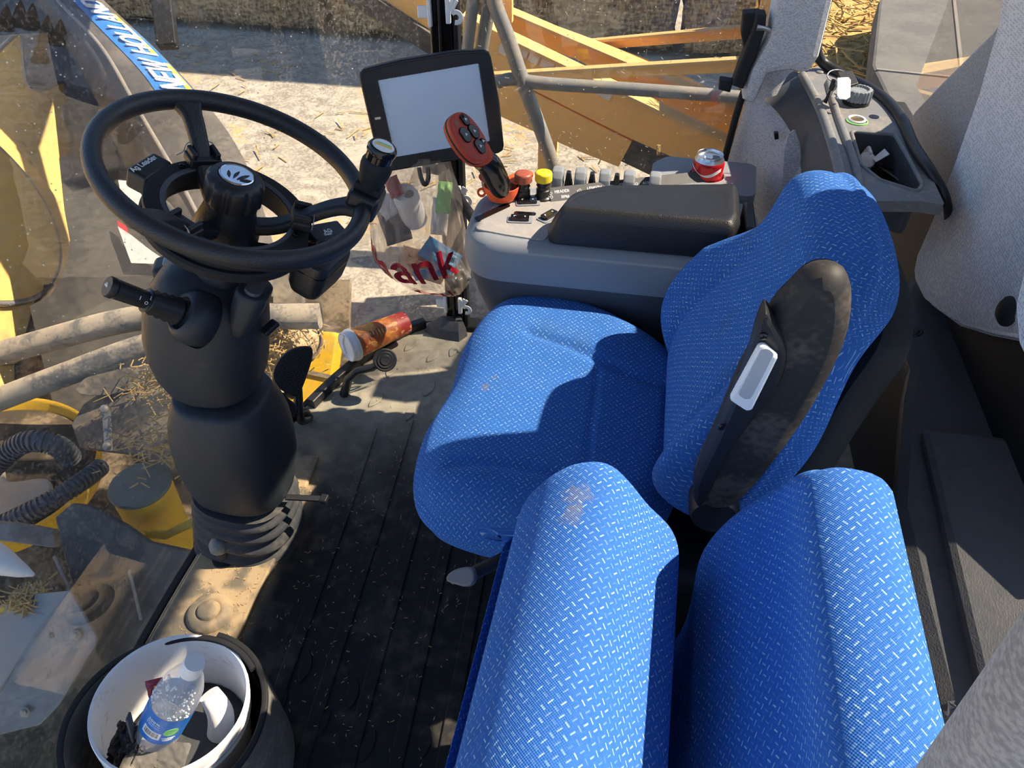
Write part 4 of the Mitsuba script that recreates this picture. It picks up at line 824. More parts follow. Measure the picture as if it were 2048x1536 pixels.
pod = part(cl, 'switch_pod', put(loft([np.c_[rrect2(0.074 * s, 0.050 * s, 0.02 * s, 5) + [dx, 0], np.full(24, z)] for s, z, dx in ((0.30, -0.085, -0.012), (0.70, -0.060, -0.008), (0.95, -0.030, -0.002), (1, -0.008, 0), (0.97, 0.0, 0), (0.88, 0.004, 0), (0.5, 0.005, 0))]), frame(P(510, 578, y=0.92), unit(P(528, 560, y=0.98) - P(498, 608, y=0.90)), ez=(0.45, -0.15, 0.85))), 'm_column', True)
part(pod, 'button', put(loft([np.c_[rrect2(0.060 * s, 0.026 * s, 0.0128 * s, 6), np.full(28, z)] for s, z in ((1, 0), (1, 0.0075), (0.95, 0.009), (0.5, 0.0093))]), frame(P(510, 578, y=0.92), unit(P(528, 560, y=0.98) - P(498, 608, y=0.90)), ez=(0.45, -0.15, 0.85))), 'm_trim', 40)
pl_ = P(352, 540, y=0.97)
pd2 = part(cl, 'rear_pod', put(rbox(0.062, 0.05, 0.07, 0.012), frame(P(356, 552, y=0.99), (0.9, 0.3, 0.2), ez=(-0.2, -0.1, 1))), 'm_column')
part(pd2, 'button', put(rbox(0.040, 0.028, 0.016, 0.005), frame(P(352, 520, y=0.98), (0.9, 0.3, 0.2), ez=(-0.2, -0.1, 1))), 'm_console')
sb, st = P(352, 622, y=0.855), P(214, 572, y=0.800)
sv = unit(st - sb); Ls_ = np.linalg.norm(st - sb)
part(cl, 'stalk_socket', put(lathe([(0.046, -0.040), (0.044, -0.012), (0.036, 0.000), (0.029, 0.004), (0.026, 0.0), (0.022, -0.012), (0, -0.014)], 40), aim(sb - 0.01 * sv, sv)), 'm_column', True)
sk = part(cl, 'stalk', put(lathe([(0.0125, 0.045), (0.0140, 0.055), (0.0150, 0.09), (0.0150, Ls_ - 0.012), (0.0135, Ls_ - 0.011), (0.0135, Ls_ - 0.010), (0.0160, Ls_ - 0.009), (0.0160, Ls_ - 0.002), (0.0145, Ls_), (0, Ls_)], 36), aim(sb, sv)), 'm_black', 40, label='black stalk switch with white symbols')
part(sk, 'gaiter', put(lathe([(0.021 - 0.004 * t / 9 + (0.0022 if t % 2 else -0.001), -0.006 + 0.0062 * t) for t in range(10)], 30), aim(sb, sv)), 'm_black', True)
Mh = frame(st + sv * 0.0002, C_R * 0.6 - C_U * 0.8, ez=sv)
part(sk, 'horn_symbol', put(cat(mv(prism([(-0.004, -0.0018), (0.0015, -0.0018), (0.005, -0.005), (0.005, 0.005), (0.0015, 0.0018), (-0.004, 0.0018)], 0.0004), 0, 0, 0), mv(rbox(0.0035, 0.0012, 0.0005, 0.0001), -0.002, 0.0036, 0.0002)), Mh), 'm_print')
nrm_s = unit(-C_D - np.dot(-C_D, sv) * sv); sd_s = np.cross(sv, nrm_s)
for k, (u, v) in enumerate(((0.60, 0.1), (0.50, -0.15), (0.44, 0.35), (0.40, -0.2), (0.42, -0.7), (0.35, 0.75))):
    an = v * 1.1; nn_ = math.cos(an) * nrm_s + math.sin(an) * sd_s
    Ms = frame(sb + sv * Ls_ * u + nn_ * 0.0149, sd_s * math.cos(an) - nrm_s * math.sin(an), ez=nn_)
    sym = (rbox(0.006, 0.001, 0.0005, 0.0001), lathe([(0.0018, 0), (0.0026, 0), (0.0026, 0.0004), (0.0018, 0.0004), (0.0018, 0)], 16, cap=False), prism([(-0.003, -0.003), (0.003, 0), (-0.003, 0.003)], 0.0004),
           cat(lathe([(0.0024, 0), (0.0033, 0), (0.0033, 0.0004), (0.0024, 0.0004), (0.0024, 0)], 16, cap=False), mv(rbox(0.0008, 0.006, 0.0005, 0.0001), 0.0035, 0, 0)))[(0, 1, 3, 3, 3, 2)[k]]
    part(sk, 'symbol', put(sym, Ms), 'm_print')
part(cl, 'adjust_lever', put(rbox(0.030, 0.018, 0.010, 0.003), frame(P(540, 655, y=0.95), (0.5, 0.8, 0.3), ez=(0, 0, 1))), 'm_black')
lv0, lv1 = P(598, 998, y=0.93), P(648, 998, y=0.95)
single('tilt_pedal', 'small flat black tilt lever poking out beside the rubber boot', 'lever', cat(bar(lv0 + [-0.03, 0, 0], lv1, 0.014, 0.006, 0.002), mv(rbox(0.016, 0.02, 0.012, 0.003), *lv1)), 'm_black')

# ================================================================ pedals
bp = thing('brake_pedal', 'black rubber-studded brake pedal pair standing behind the steering column', 'pedal')
def pedal(pix, yy, nrm, th=0.012):
    q = A([P(*p, y=yy) for p in pix]); c = q.mean(0)
    # lean the pad so that its face looks up and to the rear
    nv = unit(nrm); ey = unit(A([0, 0, 1]) - nv[2] * nv); ex = np.cross(ey, nv); r = []
    for p in pix:
        ray = unit(C_R * (p[0] - 1024) - C_U * (p[1] - 768) + C_D * FOC); s = np.dot(c - CAM, nv) / np.dot(ray, nv); v = CAM + ray * s - c; r.append((np.dot(v, ex), np.dot(v, ey)))
    return A(r), frame(c, ex, ez=nv)
for pix, yy, m_ in (([(547, 752), (556, 724), (580, 700), (606, 692), (624, 695), (626, 712), (618, 742), (606, 775), (594, 792), (576, 786), (556, 772)], 1.22, 1), ([(560, 782), (580, 798), (594, 812), (590, 832), (572, 828), (556, 812), (548, 792)], 1.17, 2)):
    r, M = pedal(pix, yy, (0.75, -0.45, 0.55))
    o = curve2(r, 50); k = part(bp, 'pad', put(mv(prism(o, 0.012, 0.003), 0, 0, -0.012), M), 'm_black')
    pg = Polygon(o).buffer(-0.006); st_ = []
    if pg.is_empty: continue
    x0, y0, x1, y1 = pg.bounds
    for gx in np.arange(x0, x1, 0.0075):
        for gy in np.arange(y0, y1, 0.0065):
            if pg.contains(shapely.Point(gx, gy)): st_.append(mv(trimesh.creation.cone(0.0022, 0.003, sections=6), gx, gy, -0.0003))
    if st_: part(k, 'studs', put(cat(*st_), M), 'm_blackmatte', False, kind='stuff')
    part(bp, 'arm', tube([M[:3, 3] - M[:3, 2] * 0.012, M[:3, 3] - M[:3, 2] * 0.03 + A([0.01, 0, -0.05]), P(598, 826, y=1.17 + 0.03 * m_), P(618, 834, z=0.006)], 0.011, samples=16), 'm_black')
part(bp, 'spacer', bar(P(566, 780, y=1.20), P(586, 792, y=1.21), 0.02, 0.012, 0.002), 'm_alu')
ac = thing('accelerator_pedal', 'black round accelerator pad on a curved arm beside the coffee cup', 'pedal')
kp_ = P(770, 720, y=1.42)
part(ac, 'pad', put(lathe([(0.026, -0.012), (0.030, -0.006), (0.030, 0.002), (0.027, 0.005), (0.022, 0.004), (0.020, 0.007), (0.014, 0.006), (0.012, 0.009), (0.005, 0.008), (0.0, 0.009)], 40), aim(kp_, (0.45, -0.75, 0.55))), 'm_black', 40)
part(ac, 'arm', tube([kp_ - A([0.45, -0.75, 0.55]) * 0.012, P(745, 735, y=1.43), P(715, 742, y=1.43), P(697, 757, y=1.42), P(688, 790, z=0.0)], [0.009, 0.010, 0.011, 0.012, 0.012], 14), 'm_black')
fs = thing('floor_knob', 'dusty round-topped knob on a grey stem standing on the front ledge', 'knob')
fc = P(449, 1118, z=0.012)
part(fs, 'collar', mv(lathe([(0.0245, 0), (0.0245, 0.004), (0.017, 0.006)], 30), *fc), 'm_blackmatte')
part(fs, 'stem', mv(lathe([(0.014, 0.004), (0.014, 0.034), (0.018, 0.040)], 30), *fc), 'm_boot')
part(fs, 'dome', mv(lathe([(0.018, 0.036), (0.0205, 0.042), (0.0195, 0.054), (0.0150, 0.063), (0.008, 0.068), (0.0, 0.070)], 36), *fc), 'm_shelf', True)

# ================================================================ monitor, joystick, knobs
mc = A([-0.44, 1.548, 0.735]); mex = A([0.943, 0.311, 0.114]); men = A([0.302, -0.949, 0.093])
MM = frame(mc, mex, ez=men)
mon = thing('monitor', 'black display monitor with a switched-off grey screen in front of the door pillar', 'monitor')
mo_ = [(-0.135, -0.104), (0.128, -0.108), (0.138, -0.098), (0.128, 0.100), (0.05, 0.108), (-0.06, 0.108), (-0.130, 0.100), (-0.138, 0.0)]
mo_ = rp([(-0.136, -0.106), (0.132, -0.108), (0.136, 0.0), (0.130, 0.102), (0.06, 0.109), (-0.05, 0.110), (-0.134, 0.104)], 0.010, 110)
scr = rp([(-0.104, -0.083), (0.109, -0.084), (0.109, 0.083), (-0.104, 0.083)], 0.002)
front_ = Polygon(mo_).difference(Polygon(scr))
part(mon, 'bezel', put(cat(extr(front_, 0.008, -0.008), mv(prism(mo_, 0.028, 0.006), 0, 0, -0.040)), MM), 'm_black', 30)
part(mon, 'bezel_edge', put(sweep(np.c_[mo_, np.full(len(mo_), -0.004)], circ2(0.0045, 10), (0, 0, 1), closed=True), MM), 'm_black', True)
inner = rp([(-0.100, -0.079), (0.105, -0.080), (0.105, 0.079), (-0.100, 0.079)], 0.002)
part(mon, 'screen_rim', put(loft([np.c_[scr, np.full(len(scr), 0.0002)], np.c_[scr * 0.985, np.full(len(scr), -0.0045)]], cap=False), MM), 'm_gloss')
part(mon, 'screen', put(mv(prism(scr, 0.002), 0, 0, -0.0065), MM), 'm_screen')
part(mon, 'status_light', put(rbox(0.013, 0.006, 0.002, 0.0009), frame(mc + mex * -0.120 + MM[:3, 1] * 0.008 + men * 0.0004, mex, ez=men)), 'm_steel')
part(mon, 'back_housing', put(mv(rbox(0.20, 0.15, 0.05, 0.015), 0, 0, -0.062), MM), 'm_black')
part(mon, 'mount_arm', tube([mc - men * 0.085 + A([0, 0, -0.02]), mc + A([-0.02, 0.14, -0.04]), A([-0.468, 1.735, 0.66])], 0.014, samples=14), 'm_black')
single('cable', 'thick black cable running down from the monitor to the control console', 'cable', tube([P(846, 335, y=1.66), P(893, 348, y=1.66), P(908, 378, y=1.64), P(928, 412, y=1.60), P(948, 440, y=1.55), P(966, 470, y=1.50)], 0.0125, 16, samples=40), 'm_blackmatte')
single('cable_loop', 'thin black cable loop hanging under the monitor', 'cable', tube([P(838, 335, y=1.52), P(842, 355, y=1.51), P(850, 369, y=1.505), P(856, 360, y=1.51), P(855, 335, y=1.52)], 0.005, 10, samples=24), 'm_black')

js = thing('joystick', 'control joystick with a red button head and black taped grip on the console', 'joystick')
jb = P(1003, 398, z=0.622) + A([0, 0.012, 0])
jn, jm, jt = P(1000, 372, y=1.385), P(988, 348, y=1.372), P(962, 318, y=1.352)
part(js, 'grip', tube([jb + [0, 0, 0.006], jn, jm, P(975, 326, y=1.36), jt], [0.019, 0.0215, 0.024, 0.024, 0.021], 24, samples=30), 'm_tape', True, label='grip wrapped in black tape')
hN = unit(0.55 * C_R - 0.80 * C_D + 0.10 * C_U); hc = P(934, 278, y=1.335)
hU = unit(P(918, 228, y=1.335) - P(952, 325, y=1.335)); hU = unit(hU - np.dot(hU, hN) * hN); hX = np.cross(hU, hN)
MH = np.eye(4); MH[:3, 0], MH[:3, 1], MH[:3, 2], MH[:3, 3] = hX, hU, hN, hc
ho = curve2([(0, 0.050), (0.020, 0.043), (0.030, 0.020), (0.031, -0.012), (0.022, -0.040), (0.0, -0.051), (-0.022, -0.040), (-0.031, -0.012), (-0.030, 0.020), (-0.020, 0.043)], 70)
hd = part(js, 'head', put(loft([np.c_[ho * s, np.full(70, z)] for s, z in ((0.5, -0.020), (0.85, -0.019), (0.96, -0.014), (1, -0.009), (1, 0.006), (0.97, 0.010), (0.90, 0.012), (0.45, 0.0125))]), MH), 'm_red', 40, label='red oval head')
part(hd, 'seam', put(loft([np.c_[ho * 1.006, np.full(70, z)] for z in (-0.0045, 0.0005)], cap=False), MH), 'm_blackmatte')
part(js, 'collar', tube([hc - hN * 0.010 - hU * 0.022, (hc * 0.45 + jt * 0.55) + [0.003, 0, 0.002], jt + [0.003, 0.0, -0.002]], [0.020, 0.0225, 0.0225], 24, samples=12), 'm_red', True)
for (x, y), s, kind in (((0.010, 0.030), 0.0105, 0), ((-0.009, 0.008), 0.0135, 1), ((0.012, 0.004), 0.013, 0), ((0.004, -0.024), 0.0130, 1), ((0.016, -0.020), 0.006, 0)):
    o = curve2([(s * 0.75 * math.cos(t) * (1 + 0.12 * math.cos(3 * t)), s * 1.15 * math.sin(t)) for t in np.arange(10) * 2 * np.pi / 10], 36) + [x, y]
    c_ = o.mean(0)
    k = part(hd, 'button', put(loft([np.c_[c_ + (o - c_) * q, np.full(36, z)] for q, z in ((1, 0.011), (1, 0.0145), (0.92, 0.0165), (0.86, 0.0160), (0.3, 0.0168))]), MH), 'm_gloss', 40)
    part(k, 'symbol', put(put(mv(prism([(-0.003, -0.003), (0.0, 0.003), (0.003, -0.003), (0.0, -0.0015)], 0.0004), 0, 0, 0.0168), frame((c_[0], c_[1], 0), (1, 0.3, 0), ez=(0, 0, 1))), MH), 'm_print')
part(hd, 'round_button', put(mv(lathe([(0.0062, 0.011), (0.0062, 0.0128), (0.0048, 0.013), (0.0045, 0.0122), (0, 0.0126)], 24), -0.009, 0.033, 0), MH), 'm_knobred')
# orange lockout cup round the foot of the lever
cu = thing('lockout_cup', 'bright orange plastic cup with side lobes around the joystick foot', 'cup')
cb = P(1003, 400, z=0.6225)
cup = loft([np.c_[circ2(r, 48) * [1, 0.85], np.full(48, z)] for r, z in ((0.020, 0.002), (0.026, 0.004), (0.034, 0.020), (0.037, 0.034), (0.0355, 0.0345), (0.033, 0.022), (0.024, 0.008))], cap=False)
part(cu, 'bowl', mv(cup, *cb), 'm_orange', 40)
part(cu, 'lobe', mv(put(prism(curve2([(-0.006, -0.017), (0.024, -0.020), (0.042, -0.004), (0.040, 0.014), (0.022, 0.022), (-0.006, 0.016)], 36), 0.003, 0.001), frame((0.022, 0.020, 0.036), (0.85, 0.5, 0.15), ez=(-0.2, -0.1, 1))), *cb), 'm_orange')
part(cu, 'lobe', mv(put(prism(curve2([(-0.004, -0.012), (0.018, -0.014), (0.030, 0.0), (0.018, 0.014), (-0.004, 0.012)], 36), 0.003, 0.001), frame((-0.026, 0.016, 0.032), (-0.8, 0.55, 0.1), ez=(0.2, -0.1, 1))), *cb), 'm_red')
part(cu, 'ear', mv(put(loft([np.c_[circ2(r, 24), np.full(24, z)] for r, z in ((0.005, 0), (0.0095, 0), (0.0095, 0.004), (0.005, 0.004), (0.005, 0))], cap=False), frame((-0.040, -0.006, 0.016), C_R, ez=-C_D)), *cb), 'm_orange')
part(cu, 'tongue', mv(put(prism([(-0.012, 0), (0.012, 0), (0.014, 0.03), (-0.008, 0.03)], 0.003, 0.0008), frame((0.012, -0.016, 0.012), (0.9, 0.4, 0.3), ez=(0.1, -0.6, 0.5))), *cb), 'm_orange')
# two push-pull knobs
for px_, py_, m_, lb_ in ((1046, 398, 'm_knobred', 'rust-red push knob on a black ribbed stem beside the orange cup'), (1086, 396, 'm_knobyellow', 'yellow push knob on a black ribbed stem beside the legend strip')):
    b0 = P(px_, py_, z=0.6205)
    kk = thing('push_knob', lb_, 'knob')
    part(kk, 'stem', mv(lathe([(0.018, 0.0), (0.018, 0.004), (0.0145, 0.007), (0.0145, 0.020), (0.0125, 0.022), (0.0125, 0.028), (0.0145, 0.030), (0.0125, 0.033), (0.0125, 0.037), (0.0165, 0.040)], 30), *b0), 'm_black')
    part(kk, 'cap', mv(lathe([(0.0165, 0.039), (0.0178, 0.041), (0.0180, 0.054), (0.0165, 0.0575), (0.012, 0.0590), (0.0, 0.0592)], 36), *b0), m_, True)

# ================================================================ shopping bag with rubbish
bagz = [0.235, 0.25, 0.29, 0.34, 0.40, 0.46, 0.52, 0.57, 0.60]
bl_ = [P(*q, y=1.56) for q in ((885, 575), (835, 562), (765, 520), (746, 470), (744, 425), (748, 385), (752, 352), (756, 325), (764, 305))]
br_ = [P(*q, y=1.56) for q in ((925, 582), (934, 570), (938, 535), (930, 480), (922, 430), (915, 395), (908, 365), (902, 335), (896, 312))]
ring_ = []
bth = np.arange(72) * 2 * np.pi / 72
dp_ = [0.03, 0.06, 0.085, 0.095, 0.092, 0.082, 0.07, 0.05, 0.035]
LB, RB = smoothpath(bl_, 34), smoothpath(br_, 34); DP = np.interp(np.linspace(0, 1, 34), np.linspace(0, 1, 9), dp_)
def bag_pt(i_f, th, off=0.0):
    L_ = A([np.interp(i_f, np.arange(34), LB[:, k]) for k in range(3)]); R_ = A([np.interp(i_f, np.arange(34), RB[:, k]) for k in range(3)]); d_ = np.interp(i_f, np.arange(34), DP)
    c_, h_ = (L_ + R_) / 2, (R_ - L_) / 2; w_ = 1 + 0.035 * math.sin(9 * th + 0.25 * i_f) + 0.025 * math.sin(17 * th - 0.1 * i_f) + off
    return c_ + h_ * math.cos(th) * w_ + A([0, d_, 0]) * math.sin(th) * w_
bagm = A([[bag_pt(i, t) for t in bth] for i in range(34)])
bag = thing('shopping_bag', 'thin translucent shopping bag of rubbish with dark red lettering hanging below the monitor', 'bag')
part(bag, 'film', loft(bagm[:, :, :], cap=False), 'm_bag', True)
part(bag, 'bottom', loft(A([bagm[0], bagm[0].mean(0) + (bagm[0] - bagm[0].mean(0)) * 0.05]), cap=False), 'm_bag', True)
for sx_, q in ((0, ((756, 345), (752, 325), (756, 300))), (1, ((836, 372), (842, 345), (848, 318)))):
    pth = smoothpath([P(*c, y=1.50) for c in q], 12)
    part(bag, 'handle', loft(A([[p + C_R * (0.012 + 0.012 * (1 - j / 11)) * s_ + A([0, 0.002 * math.sin(s_ * 9 + j), 0]) for s_ in np.linspace(-1, 1, 9)] for j, p in enumerate(pth)]), cap=False, close=False), 'm_bag', True)
# red lettering wrapped on the film
def on_bag(m2, u0, i0, hgt):
    """Lay flat lettering (x, y in metres, z = lift) on the bag's near side."""
    v = m2.vertices.copy(); out = []
    for x, y, z in v:
        out.append(bag_pt(np.clip(i0 + y / 0.0113, 0, 33), u0 + x / 0.095, 0.012 + z))
    t = m2.copy(); t.vertices = A(out); return t
tm = meshkit.text_mesh('Thank', 0.062, 0.004, bold=True); tm.apply_translation([-tm.bounds[:, 0].mean(), 0, 0])
part(bag, 'lettering', on_bag(tm.subdivide(), -1.85, 9.0, 0.05), 'm_darkred', False)
tm = meshkit.text_mesh('You', 0.055, 0.004, bold=True); tm.apply_translation([-tm.bounds[:, 0].mean(), 0, 0])
part(bag, 'lettering', on_bag(tm.subdivide(), -1.75, 1.4, 0.05), 'm_darkred', False)
def inbag(px_, py_, y): return P(px_, py_, y=y)
def can_mesh(R_=0.031, H_=0.115):
    return lathe([(R_ * 0.75, 0), (R_, 0.008), (R_, H_ - 0.016), (R_ * 0.88, H_ - 0.003), (R_ * 0.84, H_), (R_ * 0.80, H_ - 0.005), (0, H_ - 0.006)], 36)
wc = thing('drink_can', 'white and silver drink can with a dark opening in the top of the shopping bag', 'can')
Mcn = aim(P(818, 408, y=1.60), unit(-0.75 * C_D + 0.35 * C_U - 0.1 * C_R) )
part(wc, 'body', put(mv(can_mesh(), 0, 0, -0.07), Mcn), 'm_white', 40)
part(wc, 'mouth', put(mv(prism(curve2([(0.004, -0.010), (0.018, -0.009), (0.022, 0), (0.018, 0.009), (0.004, 0.010)], 24), 0.0006), 0, 0, 0.0395), Mcn), 'm_gloss')
def pouch(w_, h_, d_, seed, n=26):
    g = np.linspace(-1, 1, n); X, Y = np.meshgrid(g, g); nn_ = meshkit.noise(np.stack([X * 3 + seed, Y * 3, X * 0], -1))
    Z = d_ * (1 - X ** 4) * (1 - Y ** 4) * (0.35 + 0.9 * nn_)
    def side(s): return np.stack([X * w_ / 2 * (1 - 0.08 * nn_), Y * h_ / 2, s * Z], -1).reshape(-1, 3)
    i, j = np.meshgrid(np.arange(n - 1), np.arange(n - 1), indexing='ij'); a_ = (i * n + j).ravel(); f = np.vstack([np.stack([a_, a_ + 1, a_ + n + 1], 1), np.stack([a_, a_ + n + 1, a_ + n], 1)])
    return trimesh.Trimesh(np.vstack([side(1), side(-1)]), np.vstack([f, f[:, ::-1] + n * n]), process=False)
def item(nm, lb_, ct, px_, py_, y, w_, h_, d_, rot, m_, seed):
    ex = unit(C_R * math.cos(rot) + C_U * math.sin(rot)); single(nm, lb_, ct, put(pouch(w_, h_, d_, seed), frame(P(px_, py_, y=y), ex, ez=-C_D)), m_, True)
mat('m_pkgblue', [0.02, 0.20, 0.42], 0.4); mat('m_pkgdark', [0.05, 0.055, 0.06], 0.4); mat('m_pkgbrown', [0.16, 0.06, 0.04], 0.45); mat('m_pkgwhite', [0.62, 0.6, 0.56], 0.5)
item('snack_packet', 'bright blue snack packet in the lower right of the shopping bag', 'packet', 880, 510, 1.575, 0.10, 0.055, 0.012, -0.55, 'm_pkgblue', 1)
item('snack_packet', 'narrow teal-blue packet strip across the bottom of the shopping bag', 'packet', 865, 545, 1.565, 0.10, 0.025, 0.008, 0.2, 'm_pkgblue', 2)
item('wrapper', 'dark red foil wrapper beside the white can in the bag mouth', 'wrapper', 788, 374, 1.58, 0.035, 0.05, 0.010, 0.4, 'm_darkred', 3)
item('wrapper', 'green and white wrapper in the upper right of the shopping bag', 'wrapper', 888, 395, 1.58, 0.035, 0.075, 0.008, -0.1, 'm_green', 4)
item('wrapper', 'crumpled brown wrapper low in the middle of the shopping bag', 'wrapper', 845, 530, 1.62, 0.13, 0.07, 0.02, -0.3, 'm_pkgbrown', 5)
item('wrapper', 'dark crumpled wrapper at the bottom right corner of the shopping bag', 'wrapper', 912, 548, 1.56, 0.06, 0.06, 0.015, 0.5, 'm_pkgdark', 6)
item('wrapper', 'grey crumpled wrapper in the left half of the shopping bag', 'wrapper', 790, 450, 1.60, 0.07, 0.09, 0.02, 0.3, 'm_pkgdark', 7)
item('paper_cup', 'pale round-bottomed paper cup upright in the right half of the bag', 'cup', 880, 432, 1.57, 0.042, 0.09, 0.022, -0.08, 'm_pkgwhite', 8)
item('napkin', 'white crumpled napkin in the upper left of the shopping bag', 'napkin', 775, 410, 1.585, 0.05, 0.06, 0.014, 0.6, 'm_pkgwhite', 9)

# white clips on the front pillar
def clip(px_, py_, lb_, hook=True):
    c = P(px_, py_, y=1.728); k = thing('cable_clip', lb_, 'clip')
    if hook:
        part(k, 'base', mv(rbox(0.010, 0.012, 0.052, 0.002), c[0] - 0.010, c[1], c[2]), 'm_white')
        t = np.linspace(-0.3, 1.30 * np.pi, 20)
        part(k, 'hook', sweep(np.stack([c[0] + 0.008 + 0.011 * np.sin(t), np.full(20, c[1] - 0.002), c[2] - 0.012 - 0.011 * np.cos(t)], 1), rrect2(0.010, 0.0035, 0.0012), (0, 1, 0)), 'm_white')
        part(k, 'prong', cat(bar(c + [-0.008, -0.003, 0.0], c + [0.004, -0.004, 0.028], 0.004, 0.008, 0.0015), bar(c + [-0.002, -0.003, 0.0], c + [0.012, -0.004, 0.024], 0.004, 0.008, 0.0015)), 'm_white')
    else:
        part(k, 'base', mv(rbox(0.008, 0.012, 0.056, 0.002), c[0] + 0.008, c[1], c[2]), 'm_white')
        part(k, 'tab', mv(rbox(0.026, 0.008, 0.026, 0.003), c[0] - 0.006, c[1], c[2] + 0.002), 'm_white')
clip(905, 22, 'white hooked clip on the right edge of the black pillar above the monitor'); clip(852, 26, 'white tab clip on the left edge of the black pillar above the monitor', False)
clip(926, 392, 'white hooked clip on the black pillar to the right of the shopping bag'); clip(927, 612, 'white hooked clip on the pillar foot below the shopping bag'); clip(886, 608, 'white tab clip on the pillar foot beside the seal bar', False)

# ================================================================ coffee cup, bucket and what is in it
ca_, cb_ = P(697, 693, z=0.075), P(812, 644, z=0.068); ax_ = unit(cb_ - ca_); LC = np.linalg.norm(cb_ - ca_)
MC2 = aim(ca_, ax_, (0, 0, 1))
cf = thing('coffee_cup', 'orange printed paper coffee cup with a white lid lying on its side on the floor', 'cup')
zz = np.r_[np.linspace(0.012, LC - 0.003, 12), LC]; rr_ = np.r_[np.linspace(0.0425, 0.0325, 12), 0.031]
ring0 = A([np.c_[r * np.cos(a := np.arange(61) * 2 * np.pi / 60), r * np.sin(a), np.full(61, z)] for r, z in zip(rr_, zz)])
uvc = np.stack([np.tile(np.arange(61) / 60 * 1.6, 13), np.repeat(np.linspace(0, 1, 13), 61)], 1)
wall = loft(ring0, cap=False, close=False)
part(cf, 'sleeve', put(wall, MC2), 'm_paper', True, uv=uvc)
part(cf, 'base_disc', put(mv(lathe([(0.031, 0), (0.028, -0.004), (0, -0.004)], 40), 0, 0, LC), MC2), 'm_offwhite')
part(cf, 'lid', put(lathe([(0.0425, 0.020), (0.0455, 0.018), (0.0465, 0.010), (0.0445, 0.006), (0.0430, 0.001), (0.0425, -0.006), (0.0405, -0.008), (0.0385, -0.003), (0.0, -0.002)], 60), MC2), 'm_white', 40, label='white plastic lid')
part(cf, 'lid_rise', put(mv(prism(curve2([(0.036, -0.016), (0.036, 0.016), (0.018, 0.032), (0.008, 0.034), (0.016, 0.012), (0.016, -0.012), (0.008, -0.034), (0.018, -0.032)], 40), 0.005, 0.0015), 0, 0, -0.0075), MC2), 'm_white')
side_ = unit(np.cross(ax_, -C_D)); nv_ = unit(np.cross(side_, ax_)); nv_ = nv_ if np.dot(nv_, -C_D) > 0 else -nv_
for i in range(6):
    rz_ = float(np.interp(0.052 + 0.0095 * i, [0.012, LC], [0.0425, 0.0325])) + 0.0004
    part(cf, 'print_line', put(rbox(0.024 - 0.006 * (i % 3), 0.003, 0.0006, 0.0002), frame(ca_ + ax_ * (0.052 + 0.0095 * i) + nv_ * rz_, side_, ez=nv_)), 'm_pkgbrown')

bkc = A([-0.650, 0.452, 0.0]); bax = unit(A([0.10, 0.07, 1.0]))
MBk = aim(bkc + A([0, 0, 0.012]), bax, (0, 1, 0))
bk_ = thing('bucket', 'white plastic bucket full of rubbish inside a dark ribbed sleeve', 'bucket')
HB = 0.205
part(bk_, 'wall', put(lathe([(0.0, 0.004), (0.098, 0.004), (0.104, 0.05), (0.111, HB - 0.012), (0.1135, HB), (0.1175, HB + 0.001), (0.1185, HB - 0.003), (0.1180, HB - 0.020), (0.1135, HB - 0.022), (0.108, 0.06), (0.102, 0.0), (0.0, 0.0)], 80, cap=False), MBk), 'm_offwhite', 40)
for h_ in (0.03, 0.045):
    part(bk_, 'rib', put(lathe([(0.1125, HB - h_), (0.1165, HB - h_ - 0.001), (0.1165, HB - h_ - 0.004), (0.1120, HB - h_ - 0.005)], 80, cap=False), MBk), 'm_offwhite')
part(bk_, 'bail_ear', put(mv(rbox(0.014, 0.022, 0.03, 0.005), -0.120, 0.0, HB - 0.03), MBk), 'm_offwhite')
# sleeve: a rolled sheet of ribbed rubber, its end overlapping
tt = np.linspace(0.7, 0.7 + 2 * np.pi * 1.10, 150); rs = 0.132 + 0.030 * np.clip((np.cos(tt - 0.1) + 0.2), 0, 1.2) + 0.010 * (tt - tt[0]) / 7
sl = np.stack([bkc[0] + rs * np.cos(tt), bkc[1] - 0.012 + rs * np.sin(tt)], 1)
dn = np.gradient(sl, axis=0); dn = np.stack([dn[:, 1], -dn[:, 0]], 1); dn /= np.linalg.norm(dn, axis=1, keepdims=True)
rows = []
for z, o in ((0.002, -0.003), (0.002, 0.003), (0.20, 0.003), (0.203, 0.001), (0.203, -0.001), (0.20, -0.003), (0.002, -0.003)):
    rows.append(np.c_[sl + dn * (o + 0.03 * (0.1 - z)), np.full(150, z)])
slv = thing('rubber_sleeve', 'grey woven-ribbed rubber sheet rolled around the white bucket', 'sleeve')
part(slv, 'sheet', loft(A(rows), cap=False, close=False), 'm_sleeve', 40)
part(slv, 'top_band', sweep(np.c_[sl + dn * (0.03 * (0.1 - 0.203)), np.full(150, 0.205)], rrect2(0.010, 0.008, 0.003), (0, 0, 1)), 'm_blackmatte')
for k in range(26):
    z = 0.012 + 0.0071 * k
    part(slv, 'rib', sweep(np.c_[sl + dn * (0.0034 + 0.03 * (0.1 - z)), np.full(150, z)], [(-0.0012, -0.0018), (0.0012, 0), (-0.0012, 0.0018)], (0, 0, 1)), 'm_sleeve')
